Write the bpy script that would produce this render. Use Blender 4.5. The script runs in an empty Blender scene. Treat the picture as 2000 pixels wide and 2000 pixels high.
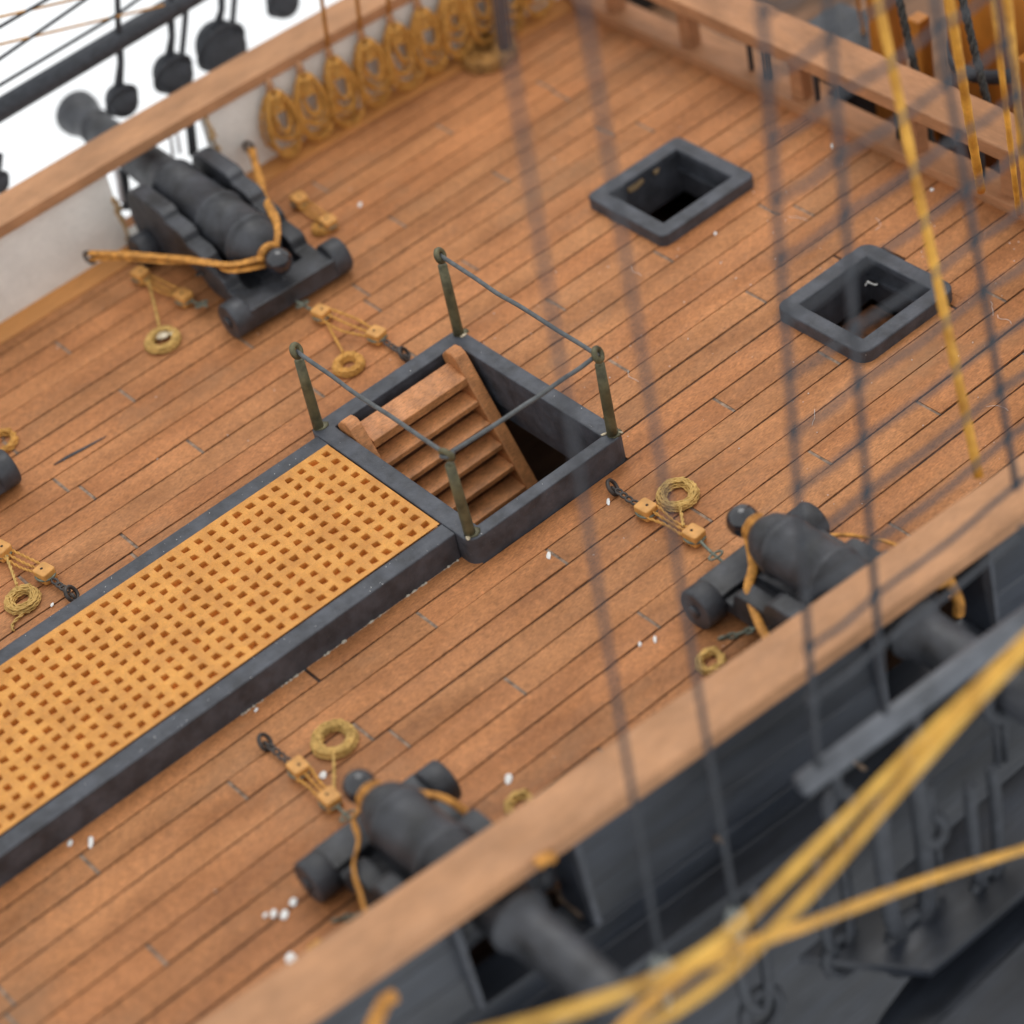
import bpy, math, random
from mathutils import Vector, Matrix
random.seed(7)
sc = bpy.context.scene
COL = sc.collection
sc.unit_settings.system = 'METRIC'
sc.unit_settings.scale_length = 0.002        # a ship model: one unit is one grating pitch, 2 mm
V = Vector

# ------------------------------------------------------------------ camera
RM = ((0.7509957958, -0.6365510839, -0.1755221702),
      (-0.5369178450, -0.4339630739, -0.7234606266),
      (0.3843495056, 0.6375568744, -0.6676800802))
CAM = V((-54.62, -110.78, 102.08))
RX, RY, RZ = V(RM[0]), V(RM[1]), V(RM[2])

def ray(px, py):
    return RX * ((px - 1000) / 5000) + RY * ((py - 1000) / 5000) + RZ

def at(px, py, v=-2.0, ax=2):
    """point of the photograph on the plane <axis> = v"""
    d = ray(px, py)
    t = (v - CAM[ax]) / d[ax]
    return CAM + d * t

def onside(px, py, k=.22, y0=-49., z0=-3.5):
    """point of the photograph on the sloping plane the near side shrouds stand in"""
    d = ray(px, py)
    t = (y0 + k * (CAM.z - z0) - CAM.y) / (d.y - k * d.z)
    return CAM + d * t

# ------------------------------------------------------------------ materials
MATS = {}
def mat(name, col, rough=.5, var=.15, scale=1.0, stretch=(1, 1, 1), bump=.0, bscale=8, metal=0,
        dust=0.0, hue=None, attr=False, spec=.5, grain=0.0, gstretch=(1, 1, 1), coat=0, stain=0, pores=0):
    if name in MATS: return MATS[name]
    m = bpy.data.materials.new(name); m.use_nodes = True
    nt = m.node_tree; N = nt.nodes; L = nt.links; N.clear()
    out = N.new('ShaderNodeOutputMaterial'); b = N.new('ShaderNodeBsdfPrincipled')
    L.new(b.outputs[0], out.inputs[0])
    b.inputs['Metallic'].default_value = metal
    b.inputs['Specular IOR Level'].default_value = spec
    b.inputs['Coat Weight'].default_value = coat
    tc = N.new('ShaderNodeTexCoord')
    def coords(st):
        mp = N.new('ShaderNodeMapping'); mp.inputs['Scale'].default_value = st
        L.new(tc.outputs['Object'], mp.inputs[0]); return mp.outputs[0]
    def noise(sc_, st, det=4, rg=.6):
        n = N.new('ShaderNodeTexNoise'); n.inputs['Scale'].default_value = sc_
        n.inputs['Detail'].default_value = det; n.inputs['Roughness'].default_value = rg
        L.new(coords(st), n.inputs['Vector']); return n.outputs['Fac']
    def mixc(f, a, c, mode='MIX'):
        x = N.new('ShaderNodeMix'); x.data_type = 'RGBA'; x.blend_type = mode
        for i, s in ((0, f), (6, a), (7, c)):
            if hasattr(s, 'links') or hasattr(s, 'is_linked'): L.new(s, x.inputs[i])
            elif i == 0: x.inputs[i].default_value = s
            else: x.inputs[i].default_value = (*s, 1)
        return x.outputs[2]
    def rng(f, a, c, lo=0., hi=1.):
        r = N.new('ShaderNodeMapRange'); L.new(f, r.inputs[0])
        r.inputs[1].default_value = a; r.inputs[2].default_value = c
        r.inputs[3].default_value = lo; r.inputs[4].default_value = hi; return r.outputs[0]
    dark = tuple(c * (1 - var * 1.6) for c in col); lite = tuple(min(1, c * (1 + var)) for c in col)
    if hue: dark = tuple(d * h for d, h in zip(dark, hue))
    c = mixc(rng(noise(scale, stretch), .32, .68), dark, lite)
    if grain:
        g = rng(noise(3.0, gstretch, 6, .75), .35, .72, 1 - grain, 1 + grain * .45)
        c = mixc(1.0, c, None or g, 'MULTIPLY')
    if pores:
        g = rng(noise(8.0, (gstretch[0] * .6, gstretch[1] * .9, gstretch[2]), 3, .6), .53, .68, 1, 1 - pores)
        c = mixc(1.0, c, g, 'MULTIPLY')
        g = rng(noise(2.2, (1, 1, 1), 5, .7), .4, .62, 1 - pores * .22, 1.04)
        c = mixc(1.0, c, g, 'MULTIPLY')
    if attr:
        a = N.new('ShaderNodeVertexColor'); a.layer_name = 'Col'
        c = mixc(1.0, c, a.outputs[0], 'MULTIPLY')
    if stain:
        s = rng(noise(.12, (.6, 1, 1), 5, .7), .52, .72, 0, stain)
        c = mixc(s, c, tuple(x * .52 for x in (col[0] * .9, col[1] * 1.15, col[2] * 1.5)))
    if dust:
        d = rng(noise(7, (1, 1, 1), 3, .7), .66, .78, 0, dust)
        c = mixc(d, c, (.55, .52, .48))
    L.new(c, b.inputs['Base Color'])
    r = rng(noise(scale * 2.3, stretch), .3, .7, max(.05, rough - .1), min(1, rough + .12))
    L.new(r, b.inputs['Roughness'])
    if bump:
        bp = N.new('ShaderNodeBump'); bp.inputs['Strength'].default_value = bump
        bp.inputs['Distance'].default_value = .08
        L.new(noise(bscale, stretch if grain == 0 else gstretch, 5), bp.inputs['Height'])
        L.new(bp.outputs[0], b.inputs['Normal'])
    MATS[name] = m
    return m

DECKM = mat('deck_planking', (.66, .284, .112), .55, .17, .35, pores=.60, stretch=(.35, 1, 1), bump=.45, bscale=4, spec=.3, grain=.52,
            gstretch=(.7, 5.5, 1), attr=True, stain=.6, dust=.18, hue=(1, .93, .85))
CAULK = mat('caulking', (.045, .025, .018), .8, .5, .7)
BUTT = mat('butt_joint', (.27, .19, .135), .7, .45, 2)
BLACK = mat('black_paint', (.062, .068, .084), .55, .28, .8, bump=.45, bscale=5, dust=.36, spec=.55)
IRON = mat('gun_black', (.038, .041, .050), .50, .45, .45, bump=.3, bscale=4, dust=.16, spec=.6)
GLOSS = mat('gloss_black', (.018, .019, .026), .16, .2, 1, bump=.05, spec=.7, coat=.3)
HULLM = mat('hull_black', (.028, .034, .048), .42, .4, .3, (.25, 1, 1), .15, 2, dust=.10, spec=.6, grain=.3, gstretch=(.1, 1, 1.5))
SHADE = mat('interior_shade', (.018, .013, .010), .8, .3, 1)  # near-black colour standing in for interior shade
GRAT = mat('grating_wood', (.78, .36, .075), .55, .12, .5, bump=.5, bscale=5, pores=.30, hue=(1, .9, .8), grain=.12, gstretch=(3, 3, 3))
GRATF = mat('grating_backing', (.72, .32, .08), .6, .3, .9)
LADM = mat('ladder_wood', (.68, .285, .105), .5, .2, .8, pores=.5, stretch=(1, 1, 1), bump=.3, bscale=5, grain=.25, gstretch=(.6, 3, 3), dust=.10)
RAILM = mat('cap_rail_wood', (.53, .275, .14), .6, spec=.3, var=.14, scale=.5, stretch=(.5, 1, 1), bump=.12, bscale=5, grain=.16, gstretch=(.4, 2, 2), dust=.08)
BEAMM = mat('beam_wood', (.48, .235, .115), .6, spec=.3, var=.18, scale=.4, stretch=(1, .4, 1), bump=.12, bscale=5, grain=.2, gstretch=(2, .4, 2), dust=.10)
WATERW = mat('waterway_wood', (.62, .27, .075), .5, .15, .4, (.3, 1, 1), bump=.1, grain=.2, gstretch=(.3, 3, 2))
CREAM = mat('bulwark_paint', (.90, .89, .85), .7, .04, .5, bump=.12, bscale=4, grain=.08, gstretch=(1, 1, 1))
RAGWOOD = mat('bare_wood', (.55, .38, .20), .8, .3, 1.5)
BRASS = mat('old_brass', (.125, .115, .062), .5, .3, 1.2, bump=.2, bscale=7, metal=.25, dust=.1)
PALEY = mat('pale_yellow_line', (.80, .47, .085), .6, .25, .35, bump=.4, bscale=9, hue=(1, .85, .6))
WIRE = mat('grey_cord', (.105, .115, .12), .6, .2, 2, bump=.3, bscale=10)
STROP = mat('green_wire', (.17, .19, .15), .45, .3, 2, metal=.3)
CHAINM = mat('iron_chain', (.07, .06, .055), .5, .3, 2, metal=.3)
ROPE = mat('tan_rope', (.66, .34, .075), .62, .16, 1.6, bump=.5, bscale=12, hue=(.95, .88, .75))
ROPEP = mat('pale_rope', (.66, .42, .13), .6, .2, 1.6, bump=.5, bscale=12, hue=(.9, .85, .7))
ROPED = mat('brown_rope', (.40, .20, .05), .6, .25, 1.5, bump=.5, bscale=12)
RIBBON = mat('orange_line', (.68, .31, .06), .65, .3, 1.6, bump=.7, bscale=11, pores=.25, hue=(.95, .85, .7))
YELLOW = mat('yellow_line', (.72, .38, .055), .6, .28, .35, bump=.4, bscale=9, hue=(1, .8, .5))
BLOCKW = mat('block_wood', (.68, .33, .085), .5, .12, 1.5, bump=.2, bscale=6)
SHROUD = mat('tarred_rope', (.042, .047, .058), .6, .2, 2, bump=.3, bscale=10)
MASTM = mat('mast_wood', (.62, .235, .035), .45, .25, .35, (1, 1, .3), bump=.1)
CHIPM = mat('paint_flake', (.92, .92, .90), .6, .04, 2, bump=.2)
THREADM = mat('white_thread', (.80, .80, .84), .6, .05, 2)
GLUE = mat('clear_glue', (.60, .50, .34), .15, .1, 2, spec=.8)
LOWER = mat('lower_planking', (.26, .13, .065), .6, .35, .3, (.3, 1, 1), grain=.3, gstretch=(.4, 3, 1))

# ------------------------------------------------------------------ mesh builder
class MB:
    def __init__(s): s.v = []; s.f = []; s.c = []; s.mi = []; s.sm = []; s.cm = 0; s.colr = (1, 1, 1, 1); s.smooth = True
    def add(s, vs, fs, smooth=None):
        o = len(s.v); s.v += [tuple(p) for p in vs]
        for f in fs:
            s.f.append([i + o for i in f]); s.mi.append(s.cm); s.c.append(s.colr)
            s.sm.append(s.smooth if smooth is None else smooth)
        return s
    def box(s, lo, hi, M=None):
        x0, y0, z0 = lo; x1, y1, z1 = hi
        p = [V((x, y, z)) for z in (z0, z1) for y in (y0, y1) for x in (x0, x1)]
        if M is not None: p = [M @ q for q in p]
        return s.add(p, [(0, 2, 3, 1), (4, 5, 7, 6), (0, 1, 5, 4), (2, 6, 7, 3), (0, 4, 6, 2), (1, 3, 7, 5)], False)
    def prism(s, outline, a, b, plane='yz'):
        """closed outline extruded between a and b along the axis missing from plane"""
        def P(u, w, t):
            return {'yz': (t, u, w), 'xz': (u, t, w), 'xy': (u, w, t)}[plane]
        n = len(outline)
        vs = [P(u, w, a) for u, w in outline] + [P(u, w, b) for u, w in outline]
        fs = [tuple(range(n))[::-1], tuple(range(n, 2 * n))]
        fs += [(i, (i + 1) % n, n + (i + 1) % n, n + i) for i in range(n)]
        return s.add(vs, fs, False)
    def tube(s, pts, r, n=8, closed=False, cap=True, flat=1.0, up=None):
        pts = [V(p) for p in pts]; m = len(pts)
        if not hasattr(r, '__len__'): r = [r] * m
        vs = []; prev = None
        for i, p in enumerate(pts):
            if closed: t = pts[(i + 1) % m] - pts[i - 1]
            else: t = pts[min(i + 1, m - 1)] - pts[max(i - 1, 0)]
            if t.length < 1e-9: t = V((0, 0, 1))
            t.normalize()
            if prev is None:
                a = V(up) if up else (V((0, 0, 1)) if abs(t.z) < .9 else V((1, 0, 0)))
            else: a = prev
            a = (a - t * a.dot(t)).normalized(); b = t.cross(a); prev = a
            for k in range(n):
                w = 2 * math.pi * k / n
                vs.append(p + a * (math.cos(w) * r[i] * flat) + b * (math.sin(w) * r[i]))
        fs = []
        for i in range(m if closed else m - 1):
            j = (i + 1) % m
            for k in range(n):
                l = (k + 1) % n
                fs.append((i * n + k, i * n + l, j * n + l, j * n + k))
        if cap and not closed:
            fs.append(tuple(range(n))[::-1]); fs.append(tuple((m - 1) * n + k for k in range(n)))
        return s.add(vs, fs)
    def rope(s, pts, r, strands=3, pitch=None, closed=False, n=5, step=None):
        """laid rope: helical strands round a path"""
        pts = smooth_path(pts, closed, step or r * 1.1)
        m = len(pts); pitch = pitch or r * 7
        L = 0; frames = []; prev = None
        for i, p in enumerate(pts):
            t = (pts[(i + 1) % m] - pts[i - 1]) if closed else (pts[min(i + 1, m - 1)] - pts[max(i - 1, 0)])
            if t.length < 1e-9: t = V((0, 0, 1))
            t.normalize(); a = prev if prev is not None else (V((0, 0, 1)) if abs(t.z) < .9 else V((1, 0, 0)))
            a = (a - t * a.dot(t)).normalized(); prev = a
            if i: L += (p - pts[i - 1]).length
            frames.append((p, a, t.cross(a), L))
        for k in range(strands):
            ph = 2 * math.pi * k / strands
            s.tube([p + (a * math.cos(ph + l / pitch * 2 * math.pi) + b * math.sin(ph + l / pitch * 2 * math.pi)) * r * .5
                    for p, a, b, l in frames], r * .56, n, closed)
        return s
    def torus(s, c, R, r, nrm=(0, 0, 1), n=20, m=7, sx=1, sy=1, arc=1.0):
        q = V((0, 0, 1)).rotation_difference(V(nrm))
        k = n if arc >= 1 else n + 1
        pts = [V(c) + q @ V((math.cos(2 * math.pi * arc * i / n) * R * sx, math.sin(2 * math.pi * arc * i / n) * R * sy, 0)) for i in range(k)]
        return s.tube(pts, r, m, closed=arc >= 1)
    def lathe(s, prof, M, n=28):
        """prof: (radius, distance along local +Y)"""
        vs = []; fs = []
        for r, y in prof:
            for k in range(n):
                w = 2 * math.pi * k / n
                vs.append(M @ V((math.cos(w) * r, y, math.sin(w) * r)))
        for i in range(len(prof) - 1):
            for k in range(n):
                l = (k + 1) % n
                fs.append((i * n + k, (i + 1) * n + k, (i + 1) * n + l, i * n + l))
        fs.append(tuple(range(n))); fs.append(tuple((len(prof) - 1) * n + k for k in range(n))[::-1])
        return s.add(vs, fs)
    def blob(s, c, sz, seed=0, n=8, m=6, rot=0, tilt=None):
        rr = random.Random(seed); vs = []; fs = []
        for i in range(m + 1):
            for k in range(n):
                a = math.pi * i / m; w = 2 * math.pi * k / n
                d = V((math.sin(a) * math.cos(w) * sz[0], math.sin(a) * math.sin(w) * sz[1], math.cos(a) * sz[2]))
                if 0 < i < m: d *= rr.uniform(.78, 1.16)
                d = Matrix.Rotation(rot, 3, 'Z') @ d
                vs.append(V(c) + d)
        for i in range(m):
            for k in range(n):
                l = (k + 1) % n; fs.append((i * n + k, (i + 1) * n + k, (i + 1) * n + l, i * n + l))
        return s.add(vs, fs)
    def build(s, name, m, parent=None, bevel=0, seg=2, **tags):
        me = bpy.data.meshes.new(name); me.from_pydata(s.v, [], s.f); me.validate()
        for x in (m if isinstance(m, (list, tuple)) else [m]): me.materials.append(x)
        nf = len(me.polygons)
        if nf == len(s.f):
            me.polygons.foreach_set('use_smooth', s.sm); me.polygons.foreach_set('material_index', s.mi)
            ca = me.color_attributes.new('Col', 'FLOAT_COLOR', 'CORNER')
            arr = []
            for p, c in zip(me.polygons, s.c): arr += list(c) * p.loop_total
            ca.data.foreach_set('color', arr)
        me.update()
        o = bpy.data.objects.new(name, me); COL.objects.link(o)
        if parent is not None: o.parent = parent
        if bevel:
            b = o.modifiers.new('bevel', 'BEVEL'); b.width = bevel; b.segments = seg; b.limit_method = 'ANGLE'
            b.angle_limit = math.radians(40); b.harden_normals = False
        for k, v in tags.items(): o[k] = v
        return o

def smooth_path(pts, closed, step):
    pts = [V(p) for p in pts]; m = len(pts); out = []
    for i in range(m if closed else m - 1):
        if closed: p0, p1, p2, p3 = pts[i - 1], pts[i], pts[(i + 1) % m], pts[(i + 2) % m]
        else: p0, p1, p2, p3 = pts[max(i - 1, 0)], pts[i], pts[i + 1], pts[min(i + 2, m - 1)]
        k = max(1, int((p2 - p1).length / step))
        for j in range(k):
            t = j / k
            out.append(.5 * ((2 * p1) + (p2 - p0) * t + (2 * p0 - 5 * p1 + 4 * p2 - p3) * t * t + (3 * p1 - p0 - 3 * p2 + p3) * t ** 3))
    if not closed: out.append(pts[-1])
    return out

def empty(name, loc, label, cat, group=None, rz=0):
    o = bpy.data.objects.new(name, None); COL.objects.link(o); o.location = loc; o.rotation_euler.z = rz
    o.empty_display_size = .5
    o['label'] = label; o['category'] = cat
    if group: o['group'] = group
    return o
def tag(o, label, cat, group=None):
    o['label'] = label; o['category'] = cat
    if group: o['group'] = group
    return o
def copy_tree(o, parent=None):
    c = o.copy(); COL.objects.link(c)
    if parent is not None: c.parent = parent
    for ch in list(o.children): copy_tree(ch, c)
    return c

DK = -2.0            # deck level
# ------------------------------------------------------------------ deck
HOLES = [(-70, 1.9, -12.0, 2.9 - .9), (0.9, 13.1, -13.1, 2.8), (29.6, 37.5, .8, 8.3), (28.9, 36.9, -18.4, -10.8)]
def farb(x):  # inner face of the far bulwark
    return 31.75 - .0012 * max(0, x - 4) ** 2
def nearb(x): # inner face of the near bulwark
    return -37.2 + .0013 * max(0, -x - 2) ** 2 + .0009 * max(0, x - 12) ** 2
mb = MB(); BUTTS = {}
PW, G = 2.035, .135
X0, X1 = -62., 45.3
rr = random.Random(3)
k0 = int((-40 - 4.85) / PW) - 1
for k in range(k0, 15):
    ya, yb = 4.85 + PW * k, 4.85 + PW * (k + 1)
    ph = {0: -12, 1: 4.5, 2: -4, 3: 12.5}[k % 4]
    inner_ = sorted(ph + 24.3 * j + rr.uniform(-1.7, 1.7) * (j != 0) for j in range(-3, 3) if X0 + 2 < ph + 24.3 * j < X1 - 2)
    BUTTS[k] = inner_
    cuts = [X0] + inner_ + [X1]
    for a, b in zip(cuts, cuts[1:]):
        t = rr.uniform(.93, 1.08); w = rr.uniform(-.04, .04)
        mb.colr = (t * (1 + w * .5), t * (1 - w * .4), t * (1 - w), 1)
        y0, y1 = ya + G / 2 + rr.uniform(-.03, .025), yb - G / 2 + rr.uniform(-.025, .03)
        segs = [(a + (.11 if a > X0 else 0), b - (.11 if b < X1 else 0))]
        for hx0, hx1, hy0, hy1 in HOLES:
            ns = []
            for s0, s1 in segs:
                if y1 > hy0 + .01 and y0 < hy1 - .01 and s1 > hx0 and s0 < hx1:
                    # planks running under a coaming stop at its side or keep a strip beside it
                    if y0 < hy0 - .3:
                        mb.box((max(s0, hx0), y0, DK - .35), (min(s1, hx1), hy0, DK))
                    if y1 > hy1 + .3:
                        mb.box((max(s0, hx0), hy1, DK - .35), (min(s1, hx1), y1, DK))
                    if s0 < hx0: ns.append((s0, hx0))
                    if s1 > hx1: ns.append((hx1, s1))
                else: ns.append((s0, s1))
            segs = ns
        for s0, s1 in segs:
            if s1 - s0 < .05: continue
            n = max(1, int((s1 - s0) / 2.2)); dz = rr.uniform(-.02, .02)
            vs = []; fs = []
            for i in range(n + 1):
                x = s0 + (s1 - s0) * i / n
                j0, j1 = rr.uniform(-.025, .025), rr.uniform(-.025, .025)
                vs += [(x, y0 + j0, DK + dz), (x, y1 + j1, DK + dz), (x, y0 + j0, DK - .35), (x, y1 + j1, DK - .35)]
            for i in range(n):
                o = 4 * i
                fs += [(o, o + 4, o + 5, o + 1), (o, o + 2, o + 6, o + 4), (o + 1, o + 5, o + 7, o + 3)]
            fs += [(0, 1, 3, 2), (4 * n, 4 * n + 2, 4 * n + 3, 4 * n + 1)]
            mb.add(vs, fs, False)
mb.v = [(x, max(y, -35.2 if x > -4 else -35.2 + .003 * (x + 4) ** 2), z) for x, y, z in mb.v]
deck = mb.build('deck', DECKM, bevel=.02, seg=1, kind='structure')
# caulking bed below the planks, with the same openings
def sheet(mb, z, x0, x1, y0, y1, holes):
    xs = sorted({x0, x1, *[max(x0, min(x1, h[i])) for h in holes for i in (0, 1)]})
    ys = sorted({y0, y1, *[max(y0, min(y1, h[i])) for h in holes for i in (2, 3)]})
    for a, b in zip(xs, xs[1:]):
        for c, d in zip(ys, ys[1:]):
            mx, my = (a + b) / 2, (c + d) / 2
            if any(h[0] < mx < h[1] and h[2] < my < h[3] for h in holes): continue
            mb.add([(a, c, z), (b, c, z), (b, d, z), (a, d, z)], [(0, 1, 2, 3)], False)
mb = MB(); sheet(mb, DK - .10, X0, X1 - .05, -34.5, 33.2, HOLES)
mb.build('deck_caulking', CAULK, kind='structure')
# wooden plugs / grey butt joints
mb = MB(); rr = random.Random(3)
for k in range(k0, 15):
    ya, yb = 4.85 + PW * k, 4.85 + PW * (k + 1); ph = {0: -12, 1: 4.5, 2: -4, 3: 12.5}[k % 4]
    for x in BUTTS[k]:
        if any(h[0] - 1 < x < h[1] + 1 and h[2] - 1 < (ya + yb) / 2 < h[3] + 1 for h in HOLES): continue
        mb.box((x - .14, ya + .08, DK - .12), (x + .14, yb - .08, DK - rr.choice([.02, .03, .05])))
mb.build('butt_joints', BUTT, kind='structure')
# lower deck, and dark walls added to keep background light out
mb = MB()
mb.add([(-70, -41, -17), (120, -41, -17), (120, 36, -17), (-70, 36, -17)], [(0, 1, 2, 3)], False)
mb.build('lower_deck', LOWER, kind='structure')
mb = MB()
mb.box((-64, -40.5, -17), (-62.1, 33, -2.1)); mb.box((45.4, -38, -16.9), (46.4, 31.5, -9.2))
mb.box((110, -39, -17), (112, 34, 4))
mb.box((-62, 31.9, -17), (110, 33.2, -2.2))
mb.build('hold_light_block', SHADE, kind='structure')

# ------------------------------------------------------------------ grating hatch
t = empty('grating_hatch', (-15, -5, DK), 'long black framed hatch filled with orange wooden grating, left of the companionway', 'hatch')
def P(o, p): return (p[0] - o[0], p[1] - o[1], p[2] - o[2])
O = (-15, -5, DK)
mb = MB()
GX0, GX1, GY0, GY1 = -46.5, .62, -10.68, .72
mb.box(P(O, (-48, GY1, DK - .3)), P(O, (.74, 1.98, 0.0)))
mb.box(P(O, (-48, -12.0, DK - .3)), P(O, (.74, GY0, 0.0)))
mb.box(P(O, (-48, GY0, DK - .3)), P(O, (GX0, GY1, 0.0)))
mb.build('coaming', BLACK, t, bevel=.09)
mb = MB(); hw = .228
xs = [-i - hw for i in range(0, 47)] + [-i + hw for i in range(0, 47)]
xs = sorted([x for x in xs if GX0 < x < GX1] + [GX0 + .01, GX1 - .01])
ys = sorted([-j - hw for j in range(11)] + [-j + hw for j in range(11)] + [GY0 + .01, GY1 - .01])
rj = random.Random(5)
vid = {}
def gv(i, j, z):
    key = (i, j, z)
    if key not in vid:
        x, y = xs[i], ys[j]
        jx = jy = 0
        if 0 < i < len(xs) - 1: jx = rj.uniform(-.06, .06)
        if 0 < j < len(ys) - 1: jy = rj.uniform(-.06, .06)
        base = vid.setdefault((i, j), (x + jx, y + jy))
        vid[key] = len(gvs); gvs.append(P(O, (base[0], base[1], z)))
    return vid[key]
gvs = []; gfs = []; zt, zb = .07, -.42
def ishole(i, j):
    mx, my = (xs[i] + xs[i + 1]) / 2, (ys[j] + ys[j + 1]) / 2
    return abs(mx - round(mx)) < .1 and abs(my - round(my)) < .1 and round(mx) <= 0 and -10 <= round(my) <= 0 and (xs[i + 1] - xs[i]) < .62 and (ys[j + 1] - ys[j]) < .62
for i in range(len(xs) - 1):
    for j in range(len(ys) - 1):
        if not ishole(i, j):
            gfs.append((gv(i, j, zt), gv(i + 1, j, zt), gv(i + 1, j + 1, zt), gv(i, j + 1, zt)))
        else:
            c = [(i, j), (i + 1, j), (i + 1, j + 1), (i, j + 1)]
            for a in range(4):
                p, q = c[a], c[(a + 1) % 4]
                gfs.append((gv(*p, zt), gv(*q, zt), gv(*q, zb), gv(*p, zb)))
mb.add(gvs, gfs, False)
mb.build('grating', GRAT, t, bevel=.05, seg=2)
gl = MB()
gp = [P(O, (-16 + 16.5 * i / 160, -12.03 + rj.uniform(-.05, .02), DK + .01)) for i in range(161)]
gl.tube(gp, [max(.012, rj.uniform(-.09, .12)) * (1.0 if math.sin(i * .21) > -.2 else .1) for i in range(161)], 6)
gl.build('dried_glue_line', mat('dry_glue', (.62, .56, .46), .5, .2), t)
mb = MB(); mb.box(P(O, (GX0, GY0, -1.4)), P(O, (GX1, GY1, -.33)))
mb.build('backing_board', GRATF, t)

# ------------------------------------------------------------------ companionway
O = (7, -5.1, DK)
t = empty('companionway_hatch', O, 'open black companionway hatch with four brass stanchions and grey cord handrail', 'hatch')
def rrect(x0, x1, y0, y1, r, n=5):
    pts = []
    for cx, cy, a0 in ((x1 - r, y1 - r, 0), (x0 + r, y1 - r, 90), (x0 + r, y0 + r, 180), (x1 - r, y0 + r, 270)):
        for i in range(n + 1):
            a = math.radians(a0 + 90 * i / n); pts.append((cx + r * math.cos(a), cy + r * math.sin(a)))
    return pts
def coaming(mb, out, inn, ro, ri, z0, z1, zi, O):
    a = rrect(*out, ro); b = rrect(*inn, ri); n = len(a)
    vs = [P(O, (x, y, z0)) for x, y in a] + [P(O, (x, y, z1)) for x, y in a] + [P(O, (x, y, z1)) for x, y in b] + [P(O, (x, y, zi)) for x, y in b]
    fs = []
    for q in range(3):
        for i in range(n):
            j = (i + 1) % n
            fs.append((q * n + i, q * n + j, (q + 1) * n + j, (q + 1) * n + i))
    mb.add(vs, fs, False)
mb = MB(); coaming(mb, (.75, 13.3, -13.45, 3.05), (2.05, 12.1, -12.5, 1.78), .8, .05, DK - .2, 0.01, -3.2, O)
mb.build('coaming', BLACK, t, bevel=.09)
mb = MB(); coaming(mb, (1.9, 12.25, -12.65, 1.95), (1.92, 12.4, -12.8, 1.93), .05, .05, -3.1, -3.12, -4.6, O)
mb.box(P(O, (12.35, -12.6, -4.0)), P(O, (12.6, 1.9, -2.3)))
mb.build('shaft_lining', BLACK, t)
STP = [((622, 834), (588, 682)), ((896, 652), (864, 494)), ((1196.5, 848), (1169, 692)), ((918, 1042), (872, 888))]
tops = []
for i, (b, tp) in enumerate(STP):
    B = at(*b, 0); tilt = [V((-.28, -.0, 0)), V((-.2, -.05, 0)), V((0, -.05, 0)), V((-.1, .08, 0))][i]
    T = V((B.x, B.y, 6.35)) + tilt; T = at(*tp, 6.35) * .5 + T * .5
    tops.append(T)
    mb = MB(); B0 = B - (T - B) * .05
    mb.tube([B0, B + (T - B) * .12, B + (T - B) * .5, B + (T - B) * .88], [.37, .35, .34, .31], 14)
    mb.blob(B + V((.15, -.1, .03)), (.5, .42, .1), 40 + i)
    st = MB(); st.v = [P(O, q) for q in mb.v]; st.f = mb.f; st.c = mb.c; st.mi = mb.mi; st.sm = mb.sm
    so = st.build('stanchion', BRASS, t)
    e = MB(); e.torus(T, .38, .20, (.5, -.75, .4) if i != 3 else (.9, .2, .3), 20, 9)
    e.v = [P(O, q) for q in e.v]
    e.build('eye', BRASS, so)
mb = MB()
def sag(a, b, s, n=8, w=.05, sd=0):
    r_ = random.Random(sd)
    return [a.lerp(b, i / n) + V((r_.uniform(-w, w), r_.uniform(-w, w), -s * 4 * (i / n) * (1 - i / n))) for i in range(n + 1)]
for a, b, s in ((0, 3, .12), (1, 2, .12), (3, 2, .15)):
    mb.tube(smooth_path(sag(tops[a], tops[b], s, sd=a * 3 + b), False, .5), .145, 8)
mb.torus(tops[3], .34, .15, (.2, .3, 1), 14, 7)
mb.v = [P(O, q) for q in mb.v]
mb.build('handrail_cord', WIRE, t)
for px, py, s in ((905, 655, .35), (1180, 848, .3), (1212, 845, .25), (914, 1048, .45)):
    q = at(px, py, .05); mb = MB(); mb.blob(q, (s * .8, s * .35, .07), int(px), rot=s * 9)
    mb.v = [P(O, q) for q in mb.v]
    mb.build('glue_residue', GLUE, t)

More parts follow.
